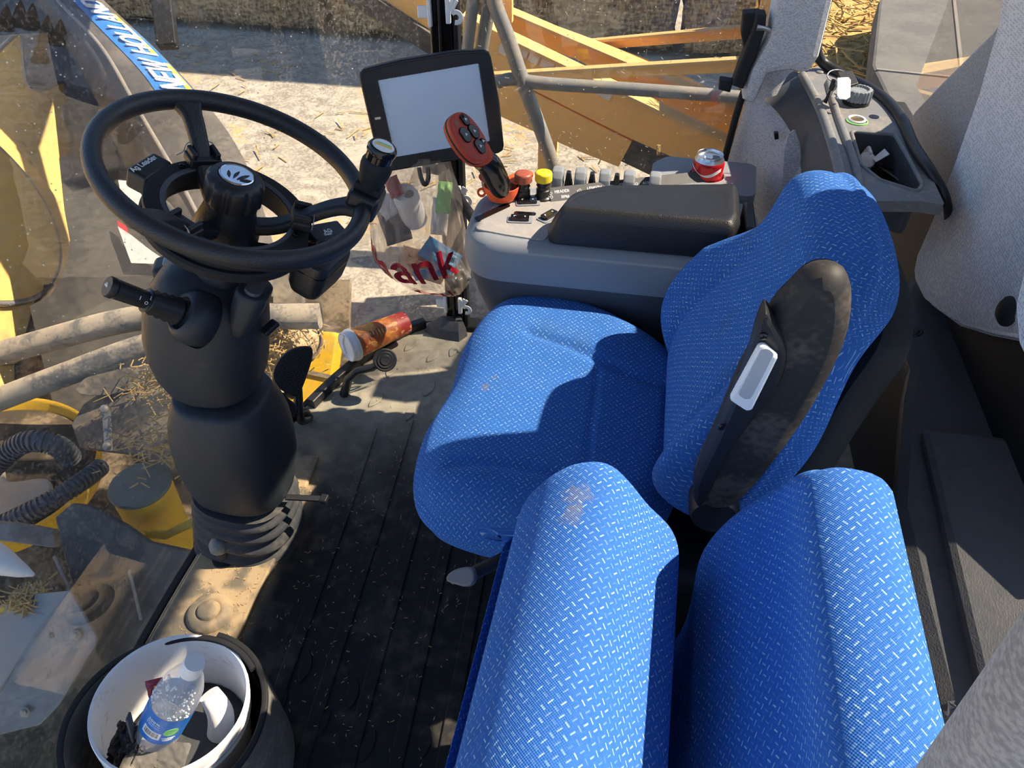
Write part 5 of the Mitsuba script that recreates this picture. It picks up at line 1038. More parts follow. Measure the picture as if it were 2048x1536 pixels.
# water bottle
wb = thing('water_bottle', 'clear plastic water bottle with blue label and white cap standing in the bucket', 'bottle')
b0_, b1_ = P(300, 1492, d=1.24), P(389, 1326, d=1.08)
Mw = aim(b0_, b1_ - b0_, -C_D); Lw = np.linalg.norm(b1_ - b0_)
sF = Lw / 0.212
part(wb, 'shell', put(lathe([(r * 1.03, z * sF) for r, z in ((0.0, 0.0), (0.026, 0.0), (0.0315, 0.008), (0.0322, 0.03), (0.0312, 0.034), (0.0322, 0.04), (0.0322, 0.132), (0.0320, 0.142), (0.0295, 0.160), (0.0235, 0.178), (0.0150, 0.191), (0.0128, 0.196), (0.0128, 0.200))], 48), Mw), 'm_bottle', 40)
part(wb, 'cap', put(lathe([(0.0150, 0.194 * sF), (0.0152, 0.196 * sF), (0.0152, 0.212 * sF), (0.0140, 0.214 * sF), (0.0, 0.214 * sF)], 40), Mw), 'm_white', 40)
lbz0, lbz1 = 0.066 * sF, 0.126 * sF
lab = part(wb, 'label', put(lathe([(0.0335, lbz0), (0.0338, lbz0 + 0.001), (0.0338, lbz1 - 0.001), (0.0335, lbz1)], 60, cap=False), Mw), 'm_labelblue', 40)
angC = math.atan2(np.dot(-C_D, Mw[:3, 1]), np.dot(-C_D, Mw[:3, 0]))
def wrap(m2, ang, z, r=0.0341):
    v = m2.vertices; a_ = angC + ang + v[:, 0] / r; rr = r + v[:, 2]
    t = m2.copy(); t.vertices = np.c_[rr * np.cos(a_), rr * np.sin(a_), v[:, 1] + z]; return put(t, Mw)
def flat(w_, h_, n=10): 
    t = trimesh.creation.box((w_, h_, 0.0003)); return t.subdivide().subdivide().subdivide()
zm = (lbz0 + lbz1) / 2
part(lab, 'barcode_field', wrap(flat(0.031, 0.021), -0.02, zm - 0.014), 'm_white')
bars = []; x = -0.0125
while x < 0.0125:
    w_ = rnd.choice((0.0004, 0.0007, 0.0011)); bars.append(mv(trimesh.creation.box((w_, 0.014, 0.0003)), x + w_ / 2, 0, 0.0004)); x += w_ + rnd.choice((0.0005, 0.0008, 0.0012))
part(lab, 'barcode', wrap(cat(*bars), -0.02, zm - 0.013), 'm_gloss', kind='stuff')
tm = meshkit.text_mesh('100%', 0.0055, 0.0003, bold=True); tm.apply_translation([-tm.bounds[:, 0].mean(), 0, 0]); part(lab, 'lettering', wrap(tm, -0.1, zm + 0.019), 'm_print')
tm = meshkit.text_mesh('Satisfaction', 0.0032, 0.0003); tm.apply_translation([-tm.bounds[:, 0].mean(), 0, 0]); part(lab, 'lettering', wrap(tm, -0.1, zm + 0.013), 'm_print')
tm = meshkit.text_mesh('Guaranteed', 0.0032, 0.0003); tm.apply_translation([-tm.bounds[:, 0].mean(), 0, 0]); part(lab, 'lettering', wrap(tm, -0.1, zm + 0.0075), 'm_print')
part(lab, 'leaf_mark', wrap(mv(prism(curve2([(-0.009, -0.008), (0.003, -0.011), (0.010, 0.0), (0.006, 0.011), (-0.006, 0.009), (-0.010, 0.0)], 30), 0.0003).subdivide(), 0.025, 0, 0), 0.05, zm + 0.004), 'm_green')
for i in range(3):
    part(lab, 'text_line', wrap(mv(trimesh.creation.box((0.020 - 0.003 * i, 0.0018, 0.0003)).subdivide().subdivide(), 0.027, 0, 0), 0.0, zm - 0.016 - 0.0045 * i), 'm_print')
part(lab, 'light_panel', wrap(flat(0.016, 0.040), -0.98, zm + 0.006), 'm_decalblue')
part(wb, 'droplets', put(cat(*[mv(trimesh.creation.icosphere(subdivisions=1, radius=rnd.uniform(0.0008, 0.0019)), r_ * math.cos(a_), r_ * math.sin(a_), z_) for z_, r_, a_ in [((0.128 + 0.052 * u) * sF, float(np.interp(0.128 + 0.052 * u, [0.125, 0.135, 0.155, 0.175, 0.19], [0.0325, 0.0318, 0.0285, 0.0225, 0.015])) * 1.025, angC + rnd.uniform(-1.3, 1.3)) for u in [rnd.random() for _ in range(150)]]]), Mw), 'm_clearplastic', True, kind='stuff')
def crumple(pix, d, amp, seed, thick=0.0015, n=28):
    """A creased sheet over the outline: corners (4 pixels) at distances d."""
    c = A([P(*q, d=dd) for q, dd in zip(pix, d)]); g = np.linspace(0, 1, n); U_, V_ = np.meshgrid(g, g)
    q = ((1 - U_) * (1 - V_))[..., None] * c[0] + (U_ * (1 - V_))[..., None] * c[1] + (U_ * V_)[..., None] * c[2] + ((1 - U_) * V_)[..., None] * c[3]
    nn_ = unit(np.cross(c[1] - c[0], c[3] - c[0])); h = np.abs(meshkit.fbm(np.stack([U_ * 4 + seed, V_ * 4, U_ * 0], -1), 4) - 0.5) * 2 - 0.25
    q = q + (amp * h)[..., None] * nn_; i, j = np.meshgrid(np.arange(n - 1), np.arange(n - 1), indexing='ij'); a_ = (i * n + j).ravel(); f = np.vstack([np.stack([a_, a_ + 1, a_ + n + 1], 1), np.stack([a_, a_ + n + 1, a_ + n], 1)])
    return trimesh.Trimesh(np.vstack([q.reshape(-1, 3), (q - thick * nn_).reshape(-1, 3)]), np.vstack([f, f[:, ::-1] + n * n]), process=False)
single('torn_carton', 'crumpled grey-beige carton in front of the water bottle in the bucket', 'carton', crumple(((268, 1478), (384, 1486), (350, 1600), (212, 1590)), (1.19, 1.19, 1.15, 1.16), 0.010, 3), 'm_sleeve', 30)
single('dark_rag', 'dark torn plastic scrap at the left inside the bucket', 'scrap', crumple(((240, 1440), (290, 1455), (262, 1545), (205, 1540)), (1.19, 1.18, 1.18, 1.20), 0.02, 9), 'm_black', 30)
single('dark_tab', 'narrow dark strip standing up left of the water bottle', 'scrap', bar(P(256, 1432, d=1.15), P(268, 1478, d=1.19), 0.014, 0.004, 0.0015, C_R), 'm_trim')
rp_ = thing('candy_packet', 'small dark red packet with yellow print against the back wall of the bucket', 'packet')
Mr = frame(P(312, 1378, d=1.215), unit(C_R + 0.25 * C_U), ez=-C_D)
part(rp_, 'packet', put(pouch(0.030, 0.032, 0.006, 12), Mr), 'm_darkred', True)
part(rp_, 'print', cat(*[put(rbox(0.012 - 0.003 * (k % 2), 0.0022, 0.0006, 0.0002), frame(P(308 + 5 * k, 1379 + 2 * k, d=1.204), unit(C_U + 0.3 * C_R), ez=-C_D)) for k in range(3)]), 'm_decalyellow')
single('paper_roll', 'white rolled paper leaning at the right inside the bucket', 'paper', tube([P(418, 1388, d=1.27), P(440, 1425, d=1.28), P(440, 1465, d=1.30)], [0.017, 0.021, 0.021], 24, samples=12), 'm_offwhite')
single('can_ring', 'thin dark wire hoop lying on the rubbish in the bucket', 'hoop', tube(bkc + A([0.02, 0.015, 0.085]) + A([[0.062 * math.cos(t), 0.062 * math.sin(t), 0.010 * math.sin(t)] for t in np.arange(60) * 2 * np.pi / 60]), 0.0012, 8, closed=True), 'm_steel')
single('bucket_rubbish', 'dark crumpled rubbish filling the bottom of the white bucket', 'rubbish', mv(lathe([(0.103, 0.01), (0.103, 0.07), (0.06, 0.085), (0.0, 0.078)], 40), *(bkc + [0.008, 0.006, 0.012])), 'm_pkgdark', True)

# ================================================================ outside: yard, bales, the tan frame, handrails
ZG = -1.9
struct('ground', trimesh.Trimesh([(-40, -20, ZG), (30, -20, ZG), (30, 45, ZG), (-40, 45, ZG)], [[0, 1, 2], [0, 2, 3]], process=False), 'm_ground')
def bale_mesh(w_, d_, h_, seed):
    m = trimesh.creation.box((w_, d_, h_)).subdivide().subdivide().subdivide().subdivide()
    v = m.vertices; n_ = m.vertex_normals; k = meshkit.fbm(v * 3 + seed, 3) - 0.5; k2 = meshkit.fbm(v * 11 + seed, 3) - 0.5
    r = np.maximum(np.abs(v / [w_, d_, h_]).max(1), 0.01) * 2
    m.vertices = v - n_ * (0.10 * (k + 0.5) + 0.07 * (k2 + 0.5))[:, None] - 0.06 * np.sign(v) * (np.sort(np.abs(v / [w_, d_, h_]), 1)[:, 1:2] > 0.49)
    return m
bm = [bale_mesh(2.30, 1.2, 1.14, s) for s in (1, 5)]
bp_ = [mikit.ply(b, 'm_hay', smooth=True) for b in bm]
row_names = ['leftmost', 'second from left', 'third from left', 'third from right', 'second from right', 'rightmost']
for i in range(6):
    for k in range(5):
        x = -7.4 + 2.19 * i + 0.03 * ((k * 7 + i) % 3); y = 10.2 + 0.06 * ((i + k) % 2) - 0.14 * i * 0.0
        key = numbered('hay_bale'); scene[key] = {**bp_[(i + k) % 2], 'to_world': T().translate([x, y, ZG + 0.6 + 1.2 * k])}
        if k == 0: labels[key] = {'label': f'brown hay bale on the ground, {row_names[i]} in the stack\'s bottom row', 'category': 'hay bale', 'group': 'hay bales in the stack'}
        else: labels[key] = {'label': 'brown square hay bale laid higher up in the tall stack beyond the yard', 'category': 'hay bale', 'group': 'upper hay bales in the stack'}
single('hay_bale', 'sunlit golden straw bale seen through the rear window', 'hay bale', mv(bale_mesh(1.2, 2.4, 1.9, 9), 1.14, 4.35, -0.62), 'm_straw2', True)
sl_ = []
for i in range(1500):
    L_ = rnd.uniform(0.05, 0.16); d_ = unit(rng.normal(size=3)); d_[2] *= 0.3
    o_ = A([rnd.uniform(0.58, 1.70), rnd.uniform(3.2, 5.5), 0.27 + rnd.uniform(-0.03, 0.03)])
    if i % 3 == 0: o_ = A([rnd.uniform(0.58, 1.70), 3.19 + rnd.uniform(-0.03, 0.03), rnd.uniform(-0.9, 0.26)])
    sl_.append(put(trimesh.creation.box((0.007, 0.004, L_)), aim(o_, d_)))
single('loose_straw', 'loose golden straw stalks sticking out over the sunlit bale', 'straw', cat(*sl_), 'm_straw', False, kind='stuff')
sl_ = []
for i in range(900):
    x, y = rnd.uniform(-7, 3), rnd.uniform(3.2, 9); L_ = rnd.uniform(0.08, 0.25); t_ = rnd.uniform(0, math.pi)
    if meshkit.fbm(A([x * 1.1, y * 1.1, 7.0]), 3) < 0.52: continue
    sl_.append(put(trimesh.creation.box((L_, 0.010, 0.006)), frame((x, y, ZG + 0.006 + rnd.uniform(0, 0.02)), (math.cos(t_), math.sin(t_), rnd.uniform(-0.05, 0.1)), ez=(0, 0, 1))))
single('yard_straw', 'scattered straw stalks on the pale sunlit yard', 'straw', cat(*sl_), 'm_straw', False, kind='stuff')

# tan steel frame
tf = thing('tan_steel_frame', 'tan painted steel boom with two sloping beams and cross rails standing beyond the right door', 'frame')
YB = 4.5
def pl3(pix, y, th=0.04, b=0.004, **k): return plate(pix, th, b, y=y)
part(tf, 'main_beam', pl3([(925, 30), (1008, 70), (1210, 167), (1414, 264), (1500, 305), (1500, 385), (1452, 362), (1264, 279), (1160, 228), (1062, 178), (925, 112)], YB, 0.12), 'm_tan')
part(tf, 'lower_plate', pl3([(925, 114), (1062, 181), (1264, 283), (1237, 334), (1150, 300), (1000, 233), (925, 200)], YB + 0.02, 0.10), 'm_tan')
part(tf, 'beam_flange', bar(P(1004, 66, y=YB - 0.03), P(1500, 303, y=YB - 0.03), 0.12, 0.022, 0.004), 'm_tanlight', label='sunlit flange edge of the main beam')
part(tf, 'far_beam', pl3([(990, 14), (1040, 35), (1330, 142), (1500, 228), (1500, 300), (1330, 212), (1150, 118), (1000, 62)], YB + 0.75, 0.10), 'm_tan')
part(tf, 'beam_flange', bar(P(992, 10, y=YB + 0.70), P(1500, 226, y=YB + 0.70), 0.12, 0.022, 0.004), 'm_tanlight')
part(tf, 'cross_rail', pl3([(1126, 88), (1500, 53), (1500, 77), (1150, 103)], YB + 0.9, 0.04), 'm_tan')
part(tf, 'cross_rail', pl3([(985, 150), (1500, 118), (1500, 144), (1010, 166)], YB - 0.35, 0.04), 'm_tan')
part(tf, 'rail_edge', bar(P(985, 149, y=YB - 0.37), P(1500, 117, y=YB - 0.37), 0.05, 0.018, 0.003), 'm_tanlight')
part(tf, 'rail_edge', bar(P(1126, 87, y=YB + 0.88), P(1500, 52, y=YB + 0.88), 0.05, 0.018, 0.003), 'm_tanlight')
part(tf, 'dark_end', pl3([(1262, 288), (1300, 306), (1392, 350), (1372, 385), (1240, 322)], YB + 0.08, 0.10), 'm_darksteel', label='dark end block')
part(tf, 'upright', pl3([(1004, -40), (1024, -40), (1024, 46), (1004, 40)], YB + 0.3, 0.05), 'm_tan')
part(tf, 'front_beam', pl3([(560, -130), (600, -150), (742, -60), (872, -40), (872, 73), (759, 0), (620, -90)], YB + 0.1, 0.12), 'm_tan')
part(tf, 'under_flange', pl3([(560, -125), (620, -88), (759, 1), (872, 74), (874, 120), (858, 110), (687, 0), (560, -80)], YB + 0.06, 0.08), 'm_darksteel', label='dark lower flange')
for q in (((1000, 88), (1034, 72), (1020, 118), (996, 104)), ((1034, 92), (1058, 102), (1052, 118), (1030, 108)), ((1062, 102), (1082, 110), (1074, 130), (1054, 121)), ((1084, 116), (1110, 128), (1103, 142), (1078, 132)), ((1112, 130), (1132, 140), (1128, 150), (1108, 142)), ((1036, 116), (1050, 124), (1044, 136), (1030, 128)), ((1166, 162), (1188, 170), (1200, 184), (1174, 176)), ((1194, 176), (1226, 188), (1218, 202), (1188, 186))):
    part(tf, 'sticker', plate(q, 0.006, y=YB - 0.012), 'm_pkgwhite')
part(tf, 'leg', bar(P(1100, 200, y=YB + 0.15), A([P(1100, 200, y=YB + 0.15)[0], YB + 0.15, ZG]), 0.12, 0.12, 0.01), 'm_tan')
part(tf, 'leg', bar(P(1470, 320, y=YB + 0.15), A([P(1470, 320, y=YB + 0.15)[0], YB + 0.15, ZG]), 0.12, 0.12, 0.01), 'm_tan')

# galvanised handrail just outside the right door
hr = thing('handrail', 'galvanised tube handrail of sloping and level bars just outside the right door', 'handrail')
YH = 2.02
part(hr, 'post', tube([P(982, -60, y=YH), P(988, 0, y=YH), P(1010, 60, y=YH), P(1046, 165, y=YH), P(1078, 250, y=YH), P(1115, 355, y=YH), P(1150, 470, y=YH), P(1170, 560, y=YH)], 0.0195, 16, samples=40), 'm_galv')
part(hr, 'top_bar', tube([P(995, 165, y=YH), P(1020, 158, y=YH), P(1060, 163, y=YH), P(1200, 174, y=YH), P(1500, 196, y=YH)], [0.016, 0.017, 0.0165, 0.0165, 0.0165], 16, samples=30), 'm_galv')
part(hr, 'bar', tube([P(950, -60, y=YH), P(946, 0, y=YH), P(939, 60, y=YH), P(934, 120, y=YH), P(930, 200, y=YH)], 0.0155, 16, samples=16), 'm_galv')
part(hr, 'bar', tube([P(985, -60, y=YH + 0.03), P(980, 0, y=YH + 0.03), P(970, 60, y=YH + 0.03), P(962, 110, y=YH + 0.03), P(950, 200, y=YH + 0.03)], 0.0175, 16, samples=16), 'm_galv')
part(hr, 'mount', tube([P(1170, 560, y=YH), P(1190, 640, y=1.9)], 0.02), 'm_galv')

# rear deck of the machine, seen through the rear window
rd_ = thing('engine_cover', 'dusty grey engine cover behind the rear window', 'cover')
part(rd_, 'deck', mv(prism(rp([(0.745, -0.9), (3.4, -0.9), (3.4, 3.9), (1.0, 3.9), (0.90, 3.64), (0.745, 2.86)], 0.05), 0.10, 0.012), 0, 0, 0.35), 'm_greysteel2')
part(rd_, 'seam', bar(P(1905, -30, z=0.452), P(1925, 150, z=0.452), 0.012, 0.006, 0.001), 'm_greysteel')
part(rd_, 'seam', bar(P(1752, 139, z=0.452), P(1910, 155, z=0.452), 0.012, 0.006, 0.001), 'm_greysteel')

# ================================================================ outside: the harvesting head in front of the windscreen
hd_ = thing('gathering_drum', 'yellow rotary gathering drum with notched discs at the left of the harvesting head', 'drum')
DN = unit([0.836, 0.26, 0.483]); DC = P(-90, 391, d=3.2); DR = 0.5
MDr = aim(DC, DN, (0, 0, 1))
part(hd_, 'cover', put(lathe([(0.0, 0.055), (0.12, 0.05), (0.30, 0.03), (0.46, 0.0), (0.485, -0.006), (0.49, -0.03)], 110), MDr), 'm_yellow', 40)
part(hd_, 'cover_rim', put(lathe([(0.482, -0.010), (0.497, -0.004), (0.506, -0.012), (0.504, -0.030), (0.49, -0.03)], 110, cap=False), MDr), 'm_wornsteel', True, label='worn steel rim of the yellow cover')
part(hd_, 'cone', put(lathe([(0.49, -0.035), (0.60, -0.075), (0.72, -0.10), (0.73, -0.13), (0.5, -0.14)], 110, cap=False), MDr), 'm_yellow', True)
def on_drum(px_, py_, t):
    q = PL(px_, py_, DC - t * DN, DN) - (DC - t * DN); return math.hypot(np.dot(q, MDr[:3, 0]), np.dot(q, MDr[:3, 1])), math.atan2(np.dot(q, MDr[:3, 1]), np.dot(q, MDr[:3, 0]))
ctr = A([on_drum(*q, 0.12) for q in ((42, 68), (46, 95), (50, 128), (56, 158), (66, 172), (85, 177), (105, 168), (128, 158), (147, 156))])
aa = np.unwrap(ctr[:, 1]); pit = aa[-1] - aa[0]; nt = max(8, round(2 * math.pi / abs(pit))); prf = [(r * (1 + (t / pit if pit else 0) * 0), (a - aa[0]) / pit) for r, a, t in zip(ctr[:, 0], aa, aa - aa[0])]
rr0 = [p[0] for p in prf]; drift = rr0[-1] - rr0[0]
def toothed(ph, scale=1.0):
    o = []
    for k in range(nt):
        for (r, u) in prf[:-1]:
            a_ = aa[0] + ph + np.sign(pit) * (k + u) * 2 * math.pi / nt; o.append(((r - drift * u) * scale * math.cos(a_), (r - drift * u) * scale * math.sin(a_)))
    o = A(o); return o if Polygon(o).exterior.is_ccw else o[::-1]
for k, (t, ph, m_, scl) in enumerate(((0.13, 0.0, 'm_yellow', 1.0), (0.33, 0.28, 'm_orangepaint', 1.02), (0.55, 0.1, 'm_orangepaint', 1.02))):
    o = toothed(ph, scl)
    key = part(hd_, 'notched_disc', put(mv(prism(o, 0.014, 0.003), 0, 0, -t - 0.007), MDr), m_, 30)
    part(key, 'worn_edge', put(sweep(np.c_[o, np.full(len(o), -t)], circ2(0.012, 8), (0, 0, 1), closed=True), MDr), 'm_wornsteel', 40)
part(hd_, 'core', put(lathe([(0.40, -0.7), (0.52, -0.6), (0.55, -0.14)], 60), MDr), 'm_orangepaint', True)
for i, (px_, py_) in enumerate(((10, 30), (38, 22), (62, 28), (92, 52), (118, 60), (80, 95))):
    c = P(px_, py_ + 30, d=4.35); tip = P(px_ + 3, py_ - 22, d=4.2)
    single('crop_finger', 'dark pointed steel crop finger beyond the yellow notched discs', 'finger', loft(A([(c * (1 - t) + tip * t) + (C_R * x + C_U * y_) * (0.045 * (1 - t) + 0.003) for t in np.linspace(0, 1, 8) for x, y_ in ((0, 0),)][:0] + [[(c * (1 - t) + tip * t) + (C_R * math.cos(b_) + C_D * 0.5 * math.sin(b_)) * (0.055 * (1 - t) ** 0.7 + 0.002) for b_ in np.arange(8) * math.pi / 4] for t in np.linspace(0, 1, 8)])), 'm_darkrust', 40, group='crop fingers behind the drum')
single('cutter_housing', 'dark steel cutter housing between the yellow discs and the divider beam', 'housing', slab(A([P(*q, d=d) for q, d in (((-140, -120), 5.0), ((120, -120), 5.0), ((160, 40), 4.75), ((235, 200), 4.3), ((300, 330), 4.1), ((330, 440), 3.9), ((60, 460), 4.0), ((-140, 300), 4.5))]), 0.06, 0.01), 'm_darksteel')

# arched divider beam with the maker's decal
nb = thing('crop_guide_beam', 'dark arched beam of the harvesting head with a blue lettered decal', 'beam')
e_a = smoothpath([P(*q, d=d) for q, d in (((40, -60), 4.9), ((75, 0), 4.6), ((150, 112), 4.15), ((205, 230), 3.8), ((250, 330), 3.55), ((300, 420), 3.3), ((360, 560), 3.0))], 40)
e_b = smoothpath([P(*q, d=d) for q, d in (((80, -60), 4.75), ((115, 0), 4.45), ((195, 85), 4.05), ((262, 195), 3.65), ((332, 315), 3.4), ((400, 440), 3.15), ((470, 590), 2.9))], 40)
e_c = smoothpath([P(*q, d=d) for q, d in (((150, -60), 4.8), ((205, -2), 4.5), ((308, 95), 4.1), ((400, 192), 3.75), ((478, 300), 3.45), ((530, 430), 3.2), ((575, 600), 2.95))], 40)
dwn = A([-0.25, 0.35, -0.45])
part(nb, 'beam', loft(np.stack([e_a, e_b, e_b * 0.5 + e_c * 0.5 + A([0.01, -0.01, 0.025]), e_c, e_c + dwn, e_a + dwn], 1)), 'm_dividertop', 50)
part(nb, 'ridge_edge', tube(e_b, 0.010, 10), 'm_galv')
nrmF = [unit(np.cross(e_c[i] - e_b[i], e_b[min(i + 1, 39)] - e_b[max(i - 1, 0)])) for i in range(40)]
nrmF = [n if np.dot(n, CAM - e_b[i]) > 0 else -n for i, n in enumerate(nrmF)]
def face_pt(u, w, h=0.0):
    i = u * 39; k = int(min(38, math.floor(i))); f = i - k
    b, c = e_b[k] * (1 - f) + e_b[k + 1] * f, e_c[k] * (1 - f) + e_c[k + 1] * f; m_ = (b + c) / 2 + A([0.01, -0.01, 0.025])
    q = b + (m_ - b) * 2 * w if w < 0.5 else m_ + (c - m_) * 2 * (w - 0.5)
    return q + (h) * (nrmF[k] * (1 - f) + nrmF[k + 1] * f)
def ribbon(u0, u1, w0, w1, h, n=40, taper=None):
    rows = []
    for t in np.linspace(0, 1, n):
        u = u0 + (u1 - u0) * t; a_, b_ = (w0, w1) if taper is None else taper(t)
        rows.append([face_pt(u, a_ + (b_ - a_) * s, h) for s in np.linspace(0, 1, 8)])
    return loft(A(rows), cap=False, close=False)
# parameter along the beam at which pixels of the decal lie
part(nb, 'decal_field', ribbon(0.10, 0.56, 0.12, 0.97, 0.004, taper=lambda t: (0.22 + 0.14 * t + 0.10 * math.sin(9 * t) * 0.3, 0.58 + 0.39 * min(1, t * 2.2))), 'm_decalblue', True, label='scratched blue decal')
part(nb, 'decal_stripe', ribbon(0.24, 0.40, 0.80, 0.90, 0.006), 'm_decalyellow', True)
part(nb, 'decal_stripe', ribbon(0.43, 0.545, 0.86, 0.95, 0.006), 'm_decalyellow', True)
ltxt = 'NEW HOLLAND'; uu = 0.535; adv = {'W': 1.30, ' ': 0.55, 'E': 0.80, 'L': 0.78, 'N': 1.0, 'H': 1.0, 'O': 1.0, 'A': 1.0, 'D': 0.98}
for ch in ltxt:
    du = 0.0345 * adv[ch]; uc = uu - du / 2; uu -= du
    if ch == ' ': continue
    wv = 0.70 - 0.12 * (0.545 - uc) / 0.42
    c0, c1, ww = face_pt(uc + 0.012, wv, 0.007), face_pt(uc - 0.012, wv, 0.007), face_pt(uc, wv + 0.05, 0.007) - face_pt(uc, wv - 0.05, 0.007)
    ex = unit(c1 - c0); ez = unit(np.cross(ex, -ww)); M = frame((c0 + c1) / 2, ex, ez=ez)
    wfull = np.linalg.norm(face_pt(uc, 1) - face_pt(uc, 0))
    tmm = meshkit.text_mesh(ch, 0.41 * wfull, 0.004, bold=True); tmm.apply_translation([-tmm.bounds[:, 0].mean(), -0.205 * wfull, 0])
    tgt = 0.92 * np.linalg.norm(face_pt(uc + du / 2, wv) - face_pt(uc - du / 2, wv)); cur = tmm.bounds[1, 0] - tmm.bounds[0, 0]
    S_ = np.eye(4); S_[0, 0] = tgt / cur; S_[0, 1] = 0.25; tmm.apply_transform(S_)
    part(nb, 'lettering', put(tmm, M), 'm_white')

hs = thing('header_frame', 'dusty dark sheet-steel body of the harvesting head in front of the windscreen', 'machine body')
def dplate(pix, ds, th=0.02, b=0.003): return slab(A([P(*q, d=dd) for q, dd in zip(pix, np.broadcast_to(ds, len(pix)))]), th, b)
part(hs, 'side_sheet', dplate([(117, 316), (136, 309), (160, 318), (182, 345), (230, 380), (330, 400), (470, 560), (470, 720), (300, 820), (110, 830), (58, 612), (100, 590), (130, 540), (139, 480), (128, 420)], 3.0, 0.04), 'm_darksteel2')
for q, m_ in (([(235, 452), (262, 470), (300, 500), (330, 520), (318, 528), (262, 526)], 'm_pkgwhite'), ([(236, 360), (262, 362), (290, 400), (296, 440), (272, 432), (244, 400)], 'm_pkgwhite'), ([(233, 440), (252, 452), (258, 470), (240, 462)], 'm_decalred')):
    part(hs, 'torn_sticker', dplate(q, 2.97, 0.002, 0), m_, label='torn white and red warning sticker')
part(hs, 'back_sheet', dplate([(-120, 560), (700, 560), (700, 1150), (420, 1560), (-260, 1560)], [3.4, 3.4, 2.9, 2.35, 2.6], 0.04), 'm_soil2')
part(hs, 'lower_sheet', dplate([(110, 1035), (142, 1008), (180, 1012), (250, 1050), (300, 1085), (390, 1105), (400, 1200), (300, 1330), (200, 1330), (165, 1240), (130, 1120)], 2.0, 0.02), 'm_darksteel2')
part(hs, 'fold_edge', tube([P(108, 1112, d=1.98), P(130, 1160, d=1.98), P(152, 1205, d=1.97)], 0.004), 'm_galv')
part(hs, 'fold_edge', tube([P(258, 1140, d=1.97), P(268, 1180, d=1.97), P(282, 1240, d=1.96)], 0.004), 'm_galv')
part(hs, 'floor_sheet', dplate([(145, 850), (160, 805), (215, 775), (300, 742), (380, 700), (480, 700), (470, 930), (380, 960), (330, 942), (262, 905), (160, 895)], [2.45, 2.45, 2.45, 2.45, 2.4, 2.3, 2.2, 2.2, 2.25, 2.3, 2.4], 0.03), 'm_dirtsteel')
part(hs, 'curled_sheet', slab(smoothpath([P(*q, d=2.40) for q in ((150, 782), (200, 735), (262, 705), (330, 690), (400, 720), (370, 755), (290, 772), (215, 790))], 30, True), 0.02, 0.003), 'm_dirtsteel')
sk_ = part(hs, 'strap', dplate([(202, 812), (218, 812), (222, 902), (208, 903)], 2.30, 0.012, 0.002), 'm_greysteel')
for q in ((209, 818), (214, 893)):
    part(sk_, 'bolt', put(lathe([(0.013, 0), (0.013, 0.004), (0.008, 0.010), (0, 0.012)], 16), aim(P(*q, d=2.285), -C_D)), 'm_galv')
wg = Polygon([(-2.9, 2.65), (-1.25, 2.65), (-1.25, 3.15), (-2.0, 3.62), (-2.55, 4.6), (-3.3, 4.9)])
def to_wing(px_, py_): q = PL(px_, py_, DC - 0.02 * DN, DN); return (q + SUN * (0.9 - q[2]))[:2]
wg = wg.difference(Polygon([to_wing(*q) for q in ((-40, 185), (20, 228), (58, 268), (73, 364), (40, 318), (-40, 262))]).buffer(0.005))
part(hs, 'folded_wing', extr(max(getattr(wg, 'geoms', [wg]), key=lambda g: g.area) if wg.geom_type != 'Polygon' else wg, 0.05, 0.90), 'm_yellow')
# dusty tubes, hoses
single('dusty_tube', 'upper of two thick dusty steel tubes crossing in front of the windscreen', 'tube', tube([P(-60, 722, d=2.65), P(60, 690, d=2.6), P(160, 662, d=2.55), P(290, 634, d=2.5), P(420, 628, d=2.45), P(560, 632, d=2.42), P(640, 632, d=2.42)], 0.041, 22, samples=40), 'm_dustytube')
single('dusty_tube', 'lower of two thick dusty steel tubes crossing in front of the windscreen', 'tube', tube([P(-60, 822, d=2.5), P(60, 775, d=2.45), P(160, 738, d=2.42), P(290, 692, d=2.4), P(400, 668, d=2.38)], 0.038, 22, samples=40), 'm_dustytube')
def hose(pts, r, lab):
    p = smoothpath(pts, 220); single('ribbed_hose', lab, 'hose', tube(p, r * (1 + 0.10 * np.sign(np.sin(np.arange(220) * 0.72))), 16), 'm_trim', 30)
hose([P(-40, 960, d=2.3), P(-5, 925, d=2.3), P(35, 892, d=2.28), P(75, 882, d=2.26), P(115, 892, d=2.28), P(140, 915, d=2.34)], 0.030, 'black ribbed hose curving over the yellow dish')
hose([P(-20, 1060, d=2.2), P(45, 1030, d=2.2), P(110, 996, d=2.22), P(165, 962, d=2.28), P(200, 935, d=2.36)], 0.026, 'dark ribbed hose below the yellow dish')
hose([P(20, 800, d=2.7), P(24, 835, d=2.7), P(10, 860, d=2.7), P(-20, 868, d=2.7)], 0.012, 'thin black hose bent at the left edge of the windscreen')
yd = thing('yellow_dish', 'yellow rimmed round dish with muddy contents on the harvesting head', 'dish')
dc_ = P(-20, 935, d=2.42); MD = aim(dc_, (0.12, 0.02, 1))
part(yd, 'rim', put(lathe([(0.26, -0.08), (0.305, -0.075), (0.315, 0.0), (0.31, 0.010), (0.300, 0.0), (0.29, -0.05)], 80, cap=False), MD), 'm_yellowclean', 40)
part(yd, 'contents', put(lathe([(0.296, -0.045), (0.29, -0.03), (0.2, -0.02), (0.1, -0.028), (0, -0.02)], 60), MD), 'm_soil2', True)
part(yd, 'sludge', put(mv(prism(curve2([(0.02, -0.20), (0.16, -0.17), (0.23, -0.10), (0.19, -0.04), (0.08, -0.05), (0.02, 0.02), (-0.08, -0.04)], 40), 0.02, 0.008), 0, 0, -0.022), frame(dc_, C_R, ez=(0.12, 0.02, 1))), 'm_sludge', True, label='pale dried sludge')
yc = thing('yellow_canister', 'yellow cylindrical canister with a grey-green lid in front of the windscreen', 'canister')
